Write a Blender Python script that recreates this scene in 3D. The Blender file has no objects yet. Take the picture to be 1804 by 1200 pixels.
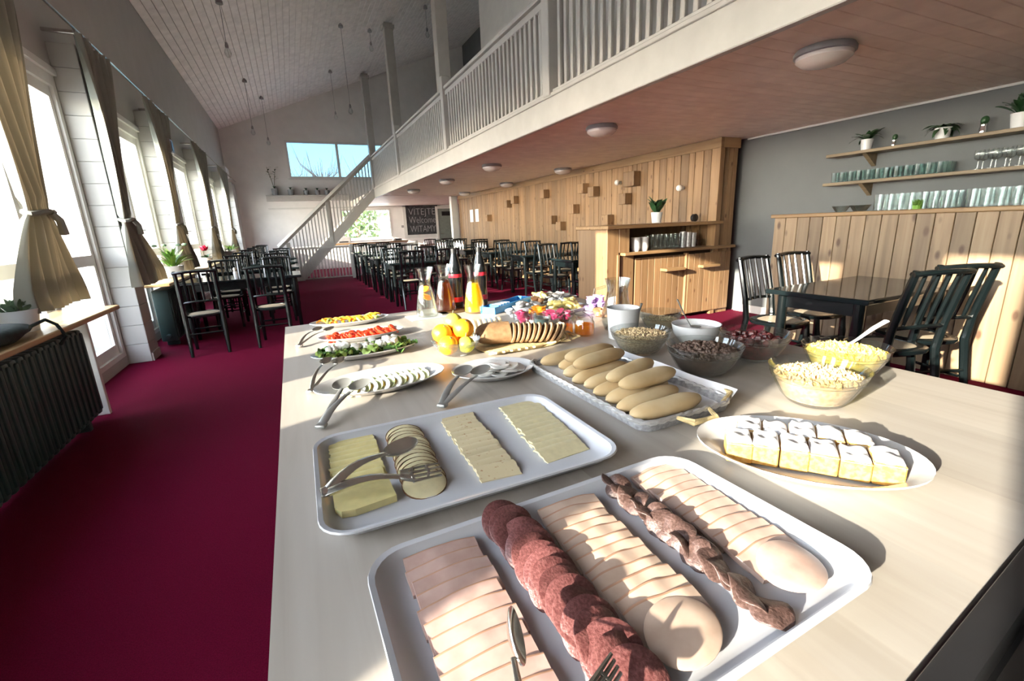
import bpy, bmesh, math, random
from math import sin, cos, pi, radians, atan2, sqrt, hypot
from mathutils import Vector, Matrix, Euler

C = bpy.context.scene.collection
SC = bpy.context.scene
rnd = random.Random(7)

# ---------------------------------------------------------------- camera, sky, sun, exposure
cam_d = bpy.data.cameras.new('camera')
cam_d.sensor_width = 36.0
cam_d.lens = 794.2555 / 1804 * 36.0
cam_d.clip_start = 0.02
cam = bpy.data.objects.new('camera', cam_d)
C.objects.link(cam)
_a, _b, _c = 0.437350120, 0.251726288, 0.0409197139
_fwd = Vector((sin(_a) * cos(_b), cos(_a) * cos(_b), -sin(_b)))
_rt = Vector((cos(_a), -sin(_a), 0))
_dn = _fwd.cross(_rt)
_r2 = cos(_c) * _rt + sin(_c) * _dn
_d2 = -sin(_c) * _rt + cos(_c) * _dn
_m = Matrix((_r2, -_d2, -_fwd)).transposed().to_4x4()
_m.translation = Vector((0, 0, 1.30))
cam.matrix_world = _m
SC.camera = cam

SUN_AZ, SUN_EL = radians(16.5), radians(14.9)
world = bpy.data.worlds.new('world')
SC.world = world
world.use_nodes = True
_nt = world.node_tree
_sky = _nt.nodes.new('ShaderNodeTexSky')
_sky.sky_type = 'NISHITA'
_sky.sun_disc = False
_sky.sun_elevation = radians(22)
_sky.sun_rotation = radians(253.7)
_sky.air_density = 1.0
_sky.dust_density = 0.6
_hs = _nt.nodes.new('ShaderNodeHueSaturation')
_hs.inputs['Saturation'].default_value = 0.5
_nt.links.new(_sky.outputs[0], _hs.inputs['Color'])
_nt.links.new(_hs.outputs[0], _nt.nodes['Background'].inputs[0])
_nt.nodes['Background'].inputs[1].default_value = 2.2

sun_d = bpy.data.lights.new('sun', 'SUN')
sun_d.energy = 19.0
sun_d.angle = radians(0.6)
sun_d.color = (1.0, 0.89, 0.73)
sun = bpy.data.objects.new('sun', sun_d)
C.objects.link(sun)
_sd = Vector((cos(SUN_EL) * cos(SUN_AZ), cos(SUN_EL) * sin(SUN_AZ), -sin(SUN_EL)))
sun.rotation_euler = _sd.to_track_quat('-Z', 'Y').to_euler()
sun.location = (-12, -3, 5)

SC.view_settings.view_transform = 'Standard'
SC.view_settings.look = 'None'
SC.view_settings.gamma = 1.0
SC.view_settings.use_curve_mapping = False
SC.view_settings.exposure = 0.6
SC.cycles.max_bounces = 10
SC.cycles.diffuse_bounces = 6
SC.cycles.glossy_bounces = 4
SC.cycles.transmission_bounces = 8
SC.cycles.transparent_max_bounces = 24
SC.cycles.use_denoising = True
SC.cycles.sample_clamp_indirect = 12.0

# ---------------------------------------------------------------- materials
def _mat(name):
    m = bpy.data.materials.new(name)
    m.use_nodes = True
    nt = m.node_tree
    return m, nt, nt.nodes['Principled BSDF']

def N(nt, t, **kw):
    n = nt.nodes.new(t)
    for k, v in kw.items():
        setattr(n, k, v)
    return n

def coords(nt, scale=(1, 1, 1), rand=True):
    tc = N(nt, 'ShaderNodeTexCoord')
    mp = N(nt, 'ShaderNodeMapping')
    mp.inputs['Scale'].default_value = scale
    if rand:
        oi = N(nt, 'ShaderNodeObjectInfo')
        mu = N(nt, 'ShaderNodeMath', operation='MULTIPLY')
        mu.inputs[1].default_value = 37.0
        nt.links.new(oi.outputs['Random'], mu.inputs[0])
        ad = N(nt, 'ShaderNodeVectorMath', operation='ADD')
        nt.links.new(tc.outputs['Object'], ad.inputs[0])
        nt.links.new(mu.outputs[0], ad.inputs[1])
        nt.links.new(ad.outputs[0], mp.inputs[0])
    else:
        nt.links.new(tc.outputs['Object'], mp.inputs[0])
    return mp

def ramp(nt, stops):
    r = N(nt, 'ShaderNodeValToRGB')
    e = r.color_ramp.elements
    e[0].position, e[0].color = stops[0][0], (*stops[0][1], 1)
    e[1].position, e[1].color = stops[-1][0], (*stops[-1][1], 1)
    for p, c in stops[1:-1]:
        q = e.new(p)
        q.color = (*c, 1)
    return r

def plain(name, col, rough=0.5, noise=0.06, nscale=12, metal=0.0, bump=0.0, spec=0.5, trans=None, emit=None, sss=0.0, coat=0.0):
    m, nt, b = _mat(name)
    b.inputs['Roughness'].default_value = rough
    b.inputs['Metallic'].default_value = metal
    b.inputs['Specular IOR Level'].default_value = spec
    if coat:
        b.inputs['Coat Weight'].default_value = coat
        b.inputs['Coat Roughness'].default_value = 0.08
    mp = coords(nt)
    nz = N(nt, 'ShaderNodeTexNoise')
    nz.inputs['Scale'].default_value = nscale
    nz.inputs['Detail'].default_value = 5
    nt.links.new(mp.outputs[0], nz.inputs['Vector'])
    lo = tuple(max(0, c * (1 - noise * 2)) for c in col)
    hi = tuple(min(1, c * (1 + noise * 2)) for c in col)
    r = ramp(nt, [(0.3, lo), (0.7, hi)])
    nt.links.new(nz.outputs[0], r.inputs[0])
    nt.links.new(r.outputs[0], b.inputs['Base Color'])
    if bump:
        bp = N(nt, 'ShaderNodeBump')
        bp.inputs['Strength'].default_value = bump
        bp.inputs['Distance'].default_value = 0.01
        nt.links.new(nz.outputs[0], bp.inputs['Height'])
        nt.links.new(bp.outputs[0], b.inputs['Normal'])
    if sss:
        b.inputs['Subsurface Weight'].default_value = sss
        b.inputs['Subsurface Radius'].default_value = (0.01, 0.005, 0.003)
    if emit:
        b.inputs['Emission Color'].default_value = (*emit[0], 1)
        b.inputs['Emission Strength'].default_value = emit[1]
    return m

def speckle(name, base, spots, scale=120, rough=0.6, thr=0.55, bump=0.2, soft=0.08):
    """two-colour mottled food / carpet material"""
    m, nt, b = _mat(name)
    b.inputs['Roughness'].default_value = rough
    mp = coords(nt)
    nz = N(nt, 'ShaderNodeTexNoise')
    nz.inputs['Scale'].default_value = scale
    nz.inputs['Detail'].default_value = 3
    nt.links.new(mp.outputs[0], nz.inputs['Vector'])
    r = ramp(nt, [(thr - soft, base), (thr + soft, spots)])
    nt.links.new(nz.outputs[0], r.inputs[0])
    nt.links.new(r.outputs[0], b.inputs['Base Color'])
    bp = N(nt, 'ShaderNodeBump')
    bp.inputs['Strength'].default_value = bump
    bp.inputs['Distance'].default_value = 0.004
    nt.links.new(nz.outputs[0], bp.inputs['Height'])
    nt.links.new(bp.outputs[0], b.inputs['Normal'])
    return m

def wood(name, c_lo, c_mid, c_hi, axis='z', rough=0.45, knots=0.0, knot_col=(0.09, 0.035, 0.012), contrast=1.0, coat=0.0, grain=22):
    m, nt, b = _mat(name)
    b.inputs['Roughness'].default_value = rough
    if coat:
        b.inputs['Coat Weight'].default_value = coat
        b.inputs['Coat Roughness'].default_value = 0.15
    sc = [grain, grain, grain]
    sc['xyz'.index(axis)] = grain * 0.06
    mp = coords(nt, tuple(sc))
    nz = N(nt, 'ShaderNodeTexNoise')
    nz.inputs['Scale'].default_value = 1.0
    nz.inputs['Detail'].default_value = 6
    nz.inputs['Distortion'].default_value = 0.6
    nt.links.new(mp.outputs[0], nz.inputs['Vector'])
    d = 0.22 / contrast
    r = ramp(nt, [(0.5 - d, c_lo), (0.5, c_mid), (0.5 + d, c_hi)])
    nt.links.new(nz.outputs[0], r.inputs[0])
    out = r.outputs[0]
    oi = N(nt, 'ShaderNodeObjectInfo')
    hs = N(nt, 'ShaderNodeHueSaturation')
    mr = N(nt, 'ShaderNodeMapRange')
    mr.inputs['To Min'].default_value = 0.76 if knots else 0.9
    mr.inputs['To Max'].default_value = 1.2 if knots else 1.08
    nt.links.new(oi.outputs['Random'], mr.inputs[0])
    nt.links.new(mr.outputs[0], hs.inputs['Value'])
    nt.links.new(out, hs.inputs['Color'])
    out = hs.outputs[0]
    if knots:
        ks = [9.0, 9.0, 9.0]
        ks['xyz'.index(axis)] = 4.2
        mk = coords(nt, tuple(ks))
        vo = N(nt, 'ShaderNodeTexVoronoi')
        vo.inputs['Scale'].default_value = 1.0
        nt.links.new(mk.outputs[0], vo.inputs['Vector'])
        kr = ramp(nt, [(knots * 0.45, (1, 1, 1)), (knots, (0, 0, 0))])
        nt.links.new(vo.outputs['Distance'], kr.inputs[0])
        mx = N(nt, 'ShaderNodeMixRGB')
        mx.inputs[2].default_value = (*knot_col, 1)
        nt.links.new(kr.outputs[0], mx.inputs[0])
        nt.links.new(out, mx.inputs[1])
        out = mx.outputs[0]
    nt.links.new(out, b.inputs['Base Color'])
    bp = N(nt, 'ShaderNodeBump')
    bp.inputs['Strength'].default_value = 0.12
    bp.inputs['Distance'].default_value = 0.004
    nt.links.new(nz.outputs[0], bp.inputs['Height'])
    nt.links.new(bp.outputs[0], b.inputs['Normal'])
    return m

def thin_glass(name, tint=(0.96, 0.98, 0.98), refl=0.10, rough=0.03):
    """thin-walled clear glass: lets light straight through, reflects by angle"""
    m = bpy.data.materials.new(name)
    m.use_nodes = True
    nt = m.node_tree
    nt.nodes.clear()
    o = N(nt, 'ShaderNodeOutputMaterial')
    tr = N(nt, 'ShaderNodeBsdfTransparent')
    tr.inputs[0].default_value = (*tint, 1)
    gl = N(nt, 'ShaderNodeBsdfGlossy')
    gl.inputs['Roughness'].default_value = rough
    lw = N(nt, 'ShaderNodeLayerWeight')
    lw.inputs[0].default_value = 0.35
    r = N(nt, 'ShaderNodeMapRange')
    r.inputs['To Min'].default_value = refl * 0.35
    r.inputs['To Max'].default_value = min(0.9, refl * 5)
    nt.links.new(lw.outputs['Facing'], r.inputs[0])
    mx = N(nt, 'ShaderNodeMixShader')
    nt.links.new(r.outputs[0], mx.inputs[0])
    nt.links.new(tr.outputs[0], mx.inputs[1])
    nt.links.new(gl.outputs[0], mx.inputs[2])
    nt.links.new(mx.outputs[0], o.inputs[0])
    return m

def liquid(name, col, trans=0.6, rough=0.1):
    m, nt, b = _mat(name)
    b.inputs['Base Color'].default_value = (*col, 1)
    b.inputs['Roughness'].default_value = rough
    tl = N(nt, 'ShaderNodeBsdfTranslucent')
    tl.inputs[0].default_value = (*col, 1)
    mx = N(nt, 'ShaderNodeMixShader')
    mx.inputs[0].default_value = trans
    o = nt.nodes['Material Output']
    nt.links.new(b.outputs[0], mx.inputs[1])
    nt.links.new(tl.outputs[0], mx.inputs[2])
    nt.links.new(mx.outputs[0], o.inputs[0])
    return m

def clear_liquid(name, col, body=0.35):
    m = bpy.data.materials.new(name)
    m.use_nodes = True
    nt = m.node_tree
    nt.nodes.clear()
    o = N(nt, 'ShaderNodeOutputMaterial')
    tr = N(nt, 'ShaderNodeBsdfTransparent')
    tr.inputs[0].default_value = (*col, 1)
    tl = N(nt, 'ShaderNodeBsdfTranslucent')
    tl.inputs[0].default_value = (*col, 1)
    mx = N(nt, 'ShaderNodeMixShader')
    mx.inputs[0].default_value = body
    nt.links.new(tr.outputs[0], mx.inputs[1])
    nt.links.new(tl.outputs[0], mx.inputs[2])
    nt.links.new(mx.outputs[0], o.inputs[0])
    return m

M = {}
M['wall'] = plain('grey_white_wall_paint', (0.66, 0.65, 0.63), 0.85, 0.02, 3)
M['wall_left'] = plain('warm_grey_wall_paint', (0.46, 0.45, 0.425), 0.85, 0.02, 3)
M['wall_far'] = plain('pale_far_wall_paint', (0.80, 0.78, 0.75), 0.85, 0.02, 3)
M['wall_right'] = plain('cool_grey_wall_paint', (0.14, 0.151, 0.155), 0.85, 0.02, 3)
M['ceil'] = plain('white_stained_planks', (0.90, 0.86, 0.84), 0.6, 0.05, 5)
M['ceil_low'] = plain('whitewashed_planks', (0.93, 0.80, 0.69), 0.5, 0.05, 5)
M['dark_groove'] = plain('dark_board_joint', (0.035, 0.02, 0.01), 0.9)
M['table_gloss'] = plain('polished_black_table', (0.006, 0.011, 0.012), 0.09, 0.03, 20, spec=0.9)
M['groove'] = plain('plank_groove_backing', (0.34, 0.30, 0.29), 0.9)
M['paint'] = plain('grey_white_gloss_paint', (0.50, 0.485, 0.45), 0.4, 0.03, 6)
M['paint_white'] = plain('white_frame_paint', (0.66, 0.65, 0.62), 0.35, 0.02, 6)
M['carpet'] = speckle('crimson_carpet', (0.095, 0.0012, 0.017), (0.135, 0.003, 0.024), 260, 0.95, 0.5, 0.35, 0.12)
M['carpet'].node_tree.nodes['Principled BSDF'].inputs['Specular IOR Level'].default_value = 0.08
M['ground'] = plain('pale_outdoor_ground', (0.45, 0.43, 0.36), 0.9, 0.2, 0.6)
M['pine'] = wood('knotty_pine_planks', (0.180, 0.098, 0.044), (0.24, 0.140, 0.066), (0.285, 0.173, 0.087), 'z', 0.5, 0.16, (0.12, 0.055, 0.022))
M['pine_block'] = wood('pine_blocks', (0.25, 0.145, 0.066), (0.29, 0.17, 0.08), (0.32, 0.195, 0.095), 'z', 0.5, 0.0)
M['pine_y'] = wood('pine_boards', (0.23, 0.13, 0.055), (0.30, 0.18, 0.082), (0.35, 0.225, 0.11), 'y', 0.5, 0.12)
M['pine_x'] = wood('pine_shelf_boards', (0.23, 0.13, 0.055), (0.30, 0.18, 0.082), (0.35, 0.225, 0.11), 'x', 0.5, 0.12)
M['pine_pale'] = wood('pale_knotty_pine', (0.185, 0.118, 0.066), (0.245, 0.163, 0.094), (0.29, 0.204, 0.122), 'z', 0.5, 0.21, (0.09, 0.045, 0.022))
M['table_top'] = wood('pale_scrubbed_spruce', (0.325, 0.295, 0.258), (0.37, 0.34, 0.303), (0.40, 0.375, 0.338), 'y', 0.38, 0.0, (0.50, 0.40, 0.28), 0.9, 0.0, 26)
M['sill'] = wood('oak_sill_board', (0.42, 0.28, 0.13), (0.53, 0.37, 0.19), (0.60, 0.44, 0.25), 'y', 0.35, 0.0)
M['shelf_wood'] = wood('brown_shelf_board', (0.15, 0.11, 0.065), (0.20, 0.15, 0.09), (0.25, 0.19, 0.115), 'y', 0.5, 0.0)
M['black'] = plain('dark_green_black_lacquer', (0.0035, 0.0062, 0.0068), 0.22, 0.05, 20, coat=0.2)
M['seat'] = plain('pale_cane_seat', (0.40, 0.34, 0.25), 0.45, 0.1, 60, bump=0.2)
M['radiator'] = plain('dark_green_radiator_paint', (0.030, 0.066, 0.069), 0.45, 0.05, 10)
M['curtain'] = None
M['pane'] = thin_glass('window_pane', (0.97, 0.98, 0.98), 0.05, 0.0)
M['pane_tinted'] = thin_glass('sky_dimming_pane', (0.225, 0.315, 0.375), 0.04, 0.0)  # blue-grey tint put in to dim and colour the overbright sky
M['glass'] = thin_glass('clear_glassware', (0.93, 0.955, 0.95), 0.13, 0.02)
M['glass_green'] = thin_glass('greenish_glassware', (0.89, 0.94, 0.93), 0.13, 0.02)
M['china'] = plain('white_china', (0.58, 0.585, 0.59), 0.18, 0.01, 5, coat=0.3)
M['melamine'] = plain('white_melamine', (0.50, 0.52, 0.565), 0.28, 0.01, 5)
M['steel'] = plain('brushed_steel', (0.62, 0.61, 0.57), 0.22, 0.04, 30, metal=1.0)
M['dark_steel'] = plain('dull_steel', (0.36, 0.37, 0.355), 0.36, 0.04, 30, metal=0.7)
M['chrome'] = plain('chrome', (0.8, 0.8, 0.8), 0.08, 0.0, 5, metal=1.0)
M['chalk'] = plain('chalk', (0.33, 0.33, 0.34), 0.9, 0.15, 90)
M['slate'] = plain('blackboard_slate', (0.035, 0.037, 0.042), 0.7, 0.3, 9)
M['leaf'] = plain('deep_green_leaf', (0.025, 0.075, 0.028), 0.35, 0.15, 20)
M['leaf_bright'] = plain('bright_green_leaf', (0.16, 0.33, 0.045), 0.4, 0.15, 20)
M['leaf_grey'] = plain('greyish_succulent_leaf', (0.14, 0.22, 0.13), 0.5, 0.2, 20)
M['petal_red'] = plain('red_petal', (0.5, 0.01, 0.05), 0.5, 0.1, 20)
M['stem'] = plain('plant_stem', (0.12, 0.13, 0.05), 0.6)
M['soil'] = plain('potting_soil', (0.03, 0.02, 0.013), 0.95, 0.3, 60)
M['pot_white'] = plain('white_glazed_pot', (0.70, 0.72, 0.74), 0.3, 0.02, 5)
M['pot_grey'] = plain('grey_pot', (0.25, 0.27, 0.27), 0.5)
M['bag'] = plain('dark_green_fabric', (0.012, 0.028, 0.026), 0.7, 0.2, 40, bump=0.2)
M['black_plastic'] = plain('black_plastic', (0.012, 0.012, 0.013), 0.35)
M['bulb'] = plain('white_opal_bulb', (0.80, 0.80, 0.78), 0.2, 0.0, 5)
M['opal'] = plain('opal_lamp_glass', (0.70, 0.64, 0.60), 0.25, 0.0, 5)
M['lamp_grey'] = plain('grey_lamp_body', (0.30, 0.29, 0.29), 0.4)
M['paper'] = plain('white_paper', (0.78, 0.79, 0.82), 0.8, 0.02, 10)
M['red_label'] = plain('red_bottle_label', (0.62, 0.02, 0.04), 0.4)
M['cola'] = plain('dark_cola_bottle', (0.010, 0.012, 0.014), 0.1, coat=0.5)
M['oj'] = liquid('orange_juice', (1.0, 0.70, 0.02), 0.5)
M['apple_juice'] = clear_liquid('brown_juice', (0.62, 0.26, 0.07))
M['water'] = clear_liquid('lemon_water', (0.97, 0.96, 0.93), 0.12)
M['honey'] = clear_liquid('honey', (0.98, 0.56, 0.10), 0.5)
M['orange'] = plain('orange_peel', (0.90, 0.36, 0.015), 0.4, 0.05, 90, bump=0.15)
M['lemon'] = plain('lemon_peel', (0.90, 0.66, 0.04), 0.4, 0.05, 90, bump=0.15)
M['lime'] = plain('yellow_green_apple_skin', (0.62, 0.64, 0.07), 0.35, 0.06, 20)
M['cheese'] = plain('pale_yellow_cheese', (0.60, 0.53, 0.25), 0.45, 0.04, 60, sss=0.1)
M['cheese_pale'] = plain('cream_cheese_slice', (0.62, 0.56, 0.35), 0.45, 0.04, 60, sss=0.1)
M['cheese_rind'] = plain('smoked_cheese_rind', (0.16, 0.075, 0.025), 0.5)
M['cheese_pepper'] = speckle('peppered_cheese', (0.61, 0.53, 0.34), (0.40, 0.22, 0.11), 110, 0.5, 0.68, 0.1, 0.05)
M['ham_pale'] = speckle('pale_ham', (0.45, 0.315, 0.262), (0.52, 0.395, 0.335), 45, 0.38, 0.5, 0.08, 0.2)
M['ham_pink'] = speckle('pink_ham', (0.41, 0.27, 0.235), (0.48, 0.345, 0.31), 45, 0.38, 0.5, 0.08, 0.2)
M['turkey'] = speckle('roast_turkey_slice', (0.46, 0.335, 0.26), (0.53, 0.41, 0.335), 40, 0.38, 0.5, 0.08, 0.2)
M['ham_fold_shade'] = plain('brownish_fold_shade', (0.42, 0.24, 0.155), 0.45)
M['salami'] = speckle('red_salami', (0.088, 0.026, 0.026), (0.19, 0.078, 0.074), 330, 0.42, 0.55, 0.25, 0.2)
M['salami_dark'] = speckle('dark_dried_sausage', (0.055, 0.030, 0.025), (0.125, 0.076, 0.066), 300, 0.45, 0.56, 0.3, 0.18)
M['bread_roll'] = speckle('pale_crust_roll', (0.48, 0.335, 0.165), (0.58, 0.46, 0.28), 14, 0.6, 0.5, 0.1, 0.2)
M['bread_dark'] = speckle('brown_bread_crust', (0.16, 0.085, 0.035), (0.24, 0.14, 0.065), 60, 0.75, 0.5, 0.3, 0.2)
M['bread_crumb'] = speckle('bread_crumb', (0.27, 0.175, 0.095), (0.38, 0.265, 0.155), 130, 0.85, 0.5, 0.3, 0.1)
M['bread_white'] = speckle('white_bread_crumb', (0.74, 0.64, 0.45), (0.84, 0.76, 0.60), 100, 0.85, 0.5, 0.2, 0.1)
M['cake'] = speckle('yellow_sponge_cake', (0.44, 0.235, 0.045), (0.50, 0.32, 0.105), 120, 0.8, 0.5, 0.3, 0.1)
M['sugar'] = speckle('icing_sugar', (0.66, 0.66, 0.68), (0.52, 0.48, 0.46), 55, 0.7, 0.66, 0.3, 0.06)
M['chocolate_syrup'] = plain('dark_plum_filling', (0.045, 0.02, 0.018), 0.3)
M['straw'] = plain('straw_braid', (0.60, 0.47, 0.24), 0.7, 0.15, 60, bump=0.3)
M['wire'] = plain('grey_woven_basket', (0.30, 0.305, 0.32), 0.6, 0.16, 90, bump=0.5)
M['tomato'] = plain('tomato_red', (0.72, 0.055, 0.02), 0.25, 0.1, 30)
M['pepper_orange'] = plain('orange_pepper', (0.86, 0.33, 0.02), 0.3, 0.1, 30)
M['pepper_yellow'] = plain('yellow_pepper', (0.88, 0.58, 0.05), 0.3, 0.1, 30)
M['lettuce'] = plain('lettuce_green', (0.34, 0.48, 0.12), 0.45, 0.2, 25)
M['lettuce_dark'] = plain('dark_salad_green', (0.10, 0.22, 0.05), 0.45, 0.2, 25)
M['egg_white'] = plain('egg_white', (0.83, 0.82, 0.76), 0.35, 0.02, 20)
M['egg_yolk'] = plain('egg_yolk', (0.86, 0.56, 0.08), 0.5)
M['cucumber'] = plain('cucumber_flesh', (0.60, 0.66, 0.36), 0.35, 0.06, 40)
M['mozzarella'] = plain('white_soft_cheese', (0.82, 0.81, 0.77), 0.35, 0.02, 20)
M['muesli'] = speckle('muesli', (0.34, 0.24, 0.14), (0.55, 0.44, 0.29), 140, 0.8, 0.5, 0.6, 0.1)
M['flake'] = plain('oat_flake', (0.58, 0.45, 0.26), 0.75, 0.1, 60)
M['granola'] = plain('golden_granola', (0.72, 0.50, 0.22), 0.7, 0.15, 60)
M['granola_base'] = speckle('granola_body', (0.62, 0.40, 0.22), (0.74, 0.55, 0.36), 90, 0.8, 0.5, 0.5, 0.1)
M['corn'] = plain('yellow_cornflake', (0.86, 0.62, 0.13), 0.6, 0.12, 50)
M['corn_base'] = speckle('cornflakes_body', (0.80, 0.54, 0.10), (0.90, 0.72, 0.24), 60, 0.7, 0.5, 0.5, 0.1)
M['choco'] = plain('chocolate_cereal', (0.085, 0.05, 0.035), 0.6, 0.2, 60)
M['plum'] = speckle('dark_stewed_plums', (0.05, 0.012, 0.014), (0.16, 0.030, 0.030), 50, 0.25, 0.5, 0.3, 0.1)
M['yoghurt'] = plain('white_yoghurt', (0.80, 0.80, 0.80), 0.3, 0.01, 10)
M['blue'] = plain('bright_blue_card', (0.04, 0.30, 0.66), 0.45, 0.05, 15)
M['purple'] = plain('lilac_foil', (0.52, 0.32, 0.66), 0.35, 0.15, 40)
M['maroon'] = plain('berry_foil', (0.32, 0.03, 0.09), 0.35, 0.15, 40)
M['gold'] = plain('gold_butter_foil', (0.74, 0.62, 0.22), 0.35, 0.1, 40)
M['silver'] = plain('silver_foil', (0.62, 0.62, 0.62), 0.3, 0.1, 40, metal=0.6)
M['hazel'] = plain('brown_spread_pack', (0.36, 0.18, 0.08), 0.4)
M['dark_glass'] = plain('dark_jam_in_glass', (0.05, 0.075, 0.08), 0.12, coat=0.6)
M['tile_green'] = plain('dark_appliance_top', (0.035, 0.050, 0.048), 0.3, 0.05, 10, coat=0.3)
M['door'] = plain('grey_green_door', (0.17, 0.19, 0.17), 0.5)
M['counter_white'] = plain('white_counter_front', (0.80, 0.77, 0.74), 0.5)
M['bark'] = plain('tree_bark', (0.16, 0.11, 0.08), 0.9, 0.2, 8)
M['twig'] = plain('reddish_twigs', (0.42, 0.23, 0.17), 0.9, 0.2, 8)
M['outdoor_leaf'] = plain('garden_leaves', (0.13, 0.19, 0.075), 0.6, 0.25, 4)
M['bounce_ground'] = plain('light_bounce_ground', (0.84, 0.83, 0.78), 0.9, 0.03, 1.5)  # very pale so the ground throws light up onto the ceiling
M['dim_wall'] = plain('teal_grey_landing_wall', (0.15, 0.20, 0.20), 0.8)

def _curtain():
    m, nt, b = _mat('linen_curtain')
    b.inputs['Base Color'].default_value = (0.26, 0.272, 0.24, 1)
    b.inputs['Roughness'].default_value = 0.9
    tl = N(nt, 'ShaderNodeBsdfTranslucent')
    tl.inputs[0].default_value = (0.50, 0.36, 0.20, 1)
    mx = N(nt, 'ShaderNodeMixShader')
    mx.inputs[0].default_value = 0.03
    mp = coords(nt, (250, 250, 250))
    nz = N(nt, 'ShaderNodeTexNoise')
    nz.inputs['Scale'].default_value = 1.0
    nt.links.new(mp.outputs[0], nz.inputs['Vector'])
    bp = N(nt, 'ShaderNodeBump')
    bp.inputs['Strength'].default_value = 0.15
    bp.inputs['Distance'].default_value = 0.002
    nt.links.new(nz.outputs[0], bp.inputs['Height'])
    nt.links.new(bp.outputs[0], b.inputs['Normal'])
    nt.links.new(b.outputs[0], mx.inputs[1])
    nt.links.new(tl.outputs[0], mx.inputs[2])
    nt.links.new(mx.outputs[0], nt.nodes['Material Output'].inputs[0])
    return m
M['curtain'] = _curtain()

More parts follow.
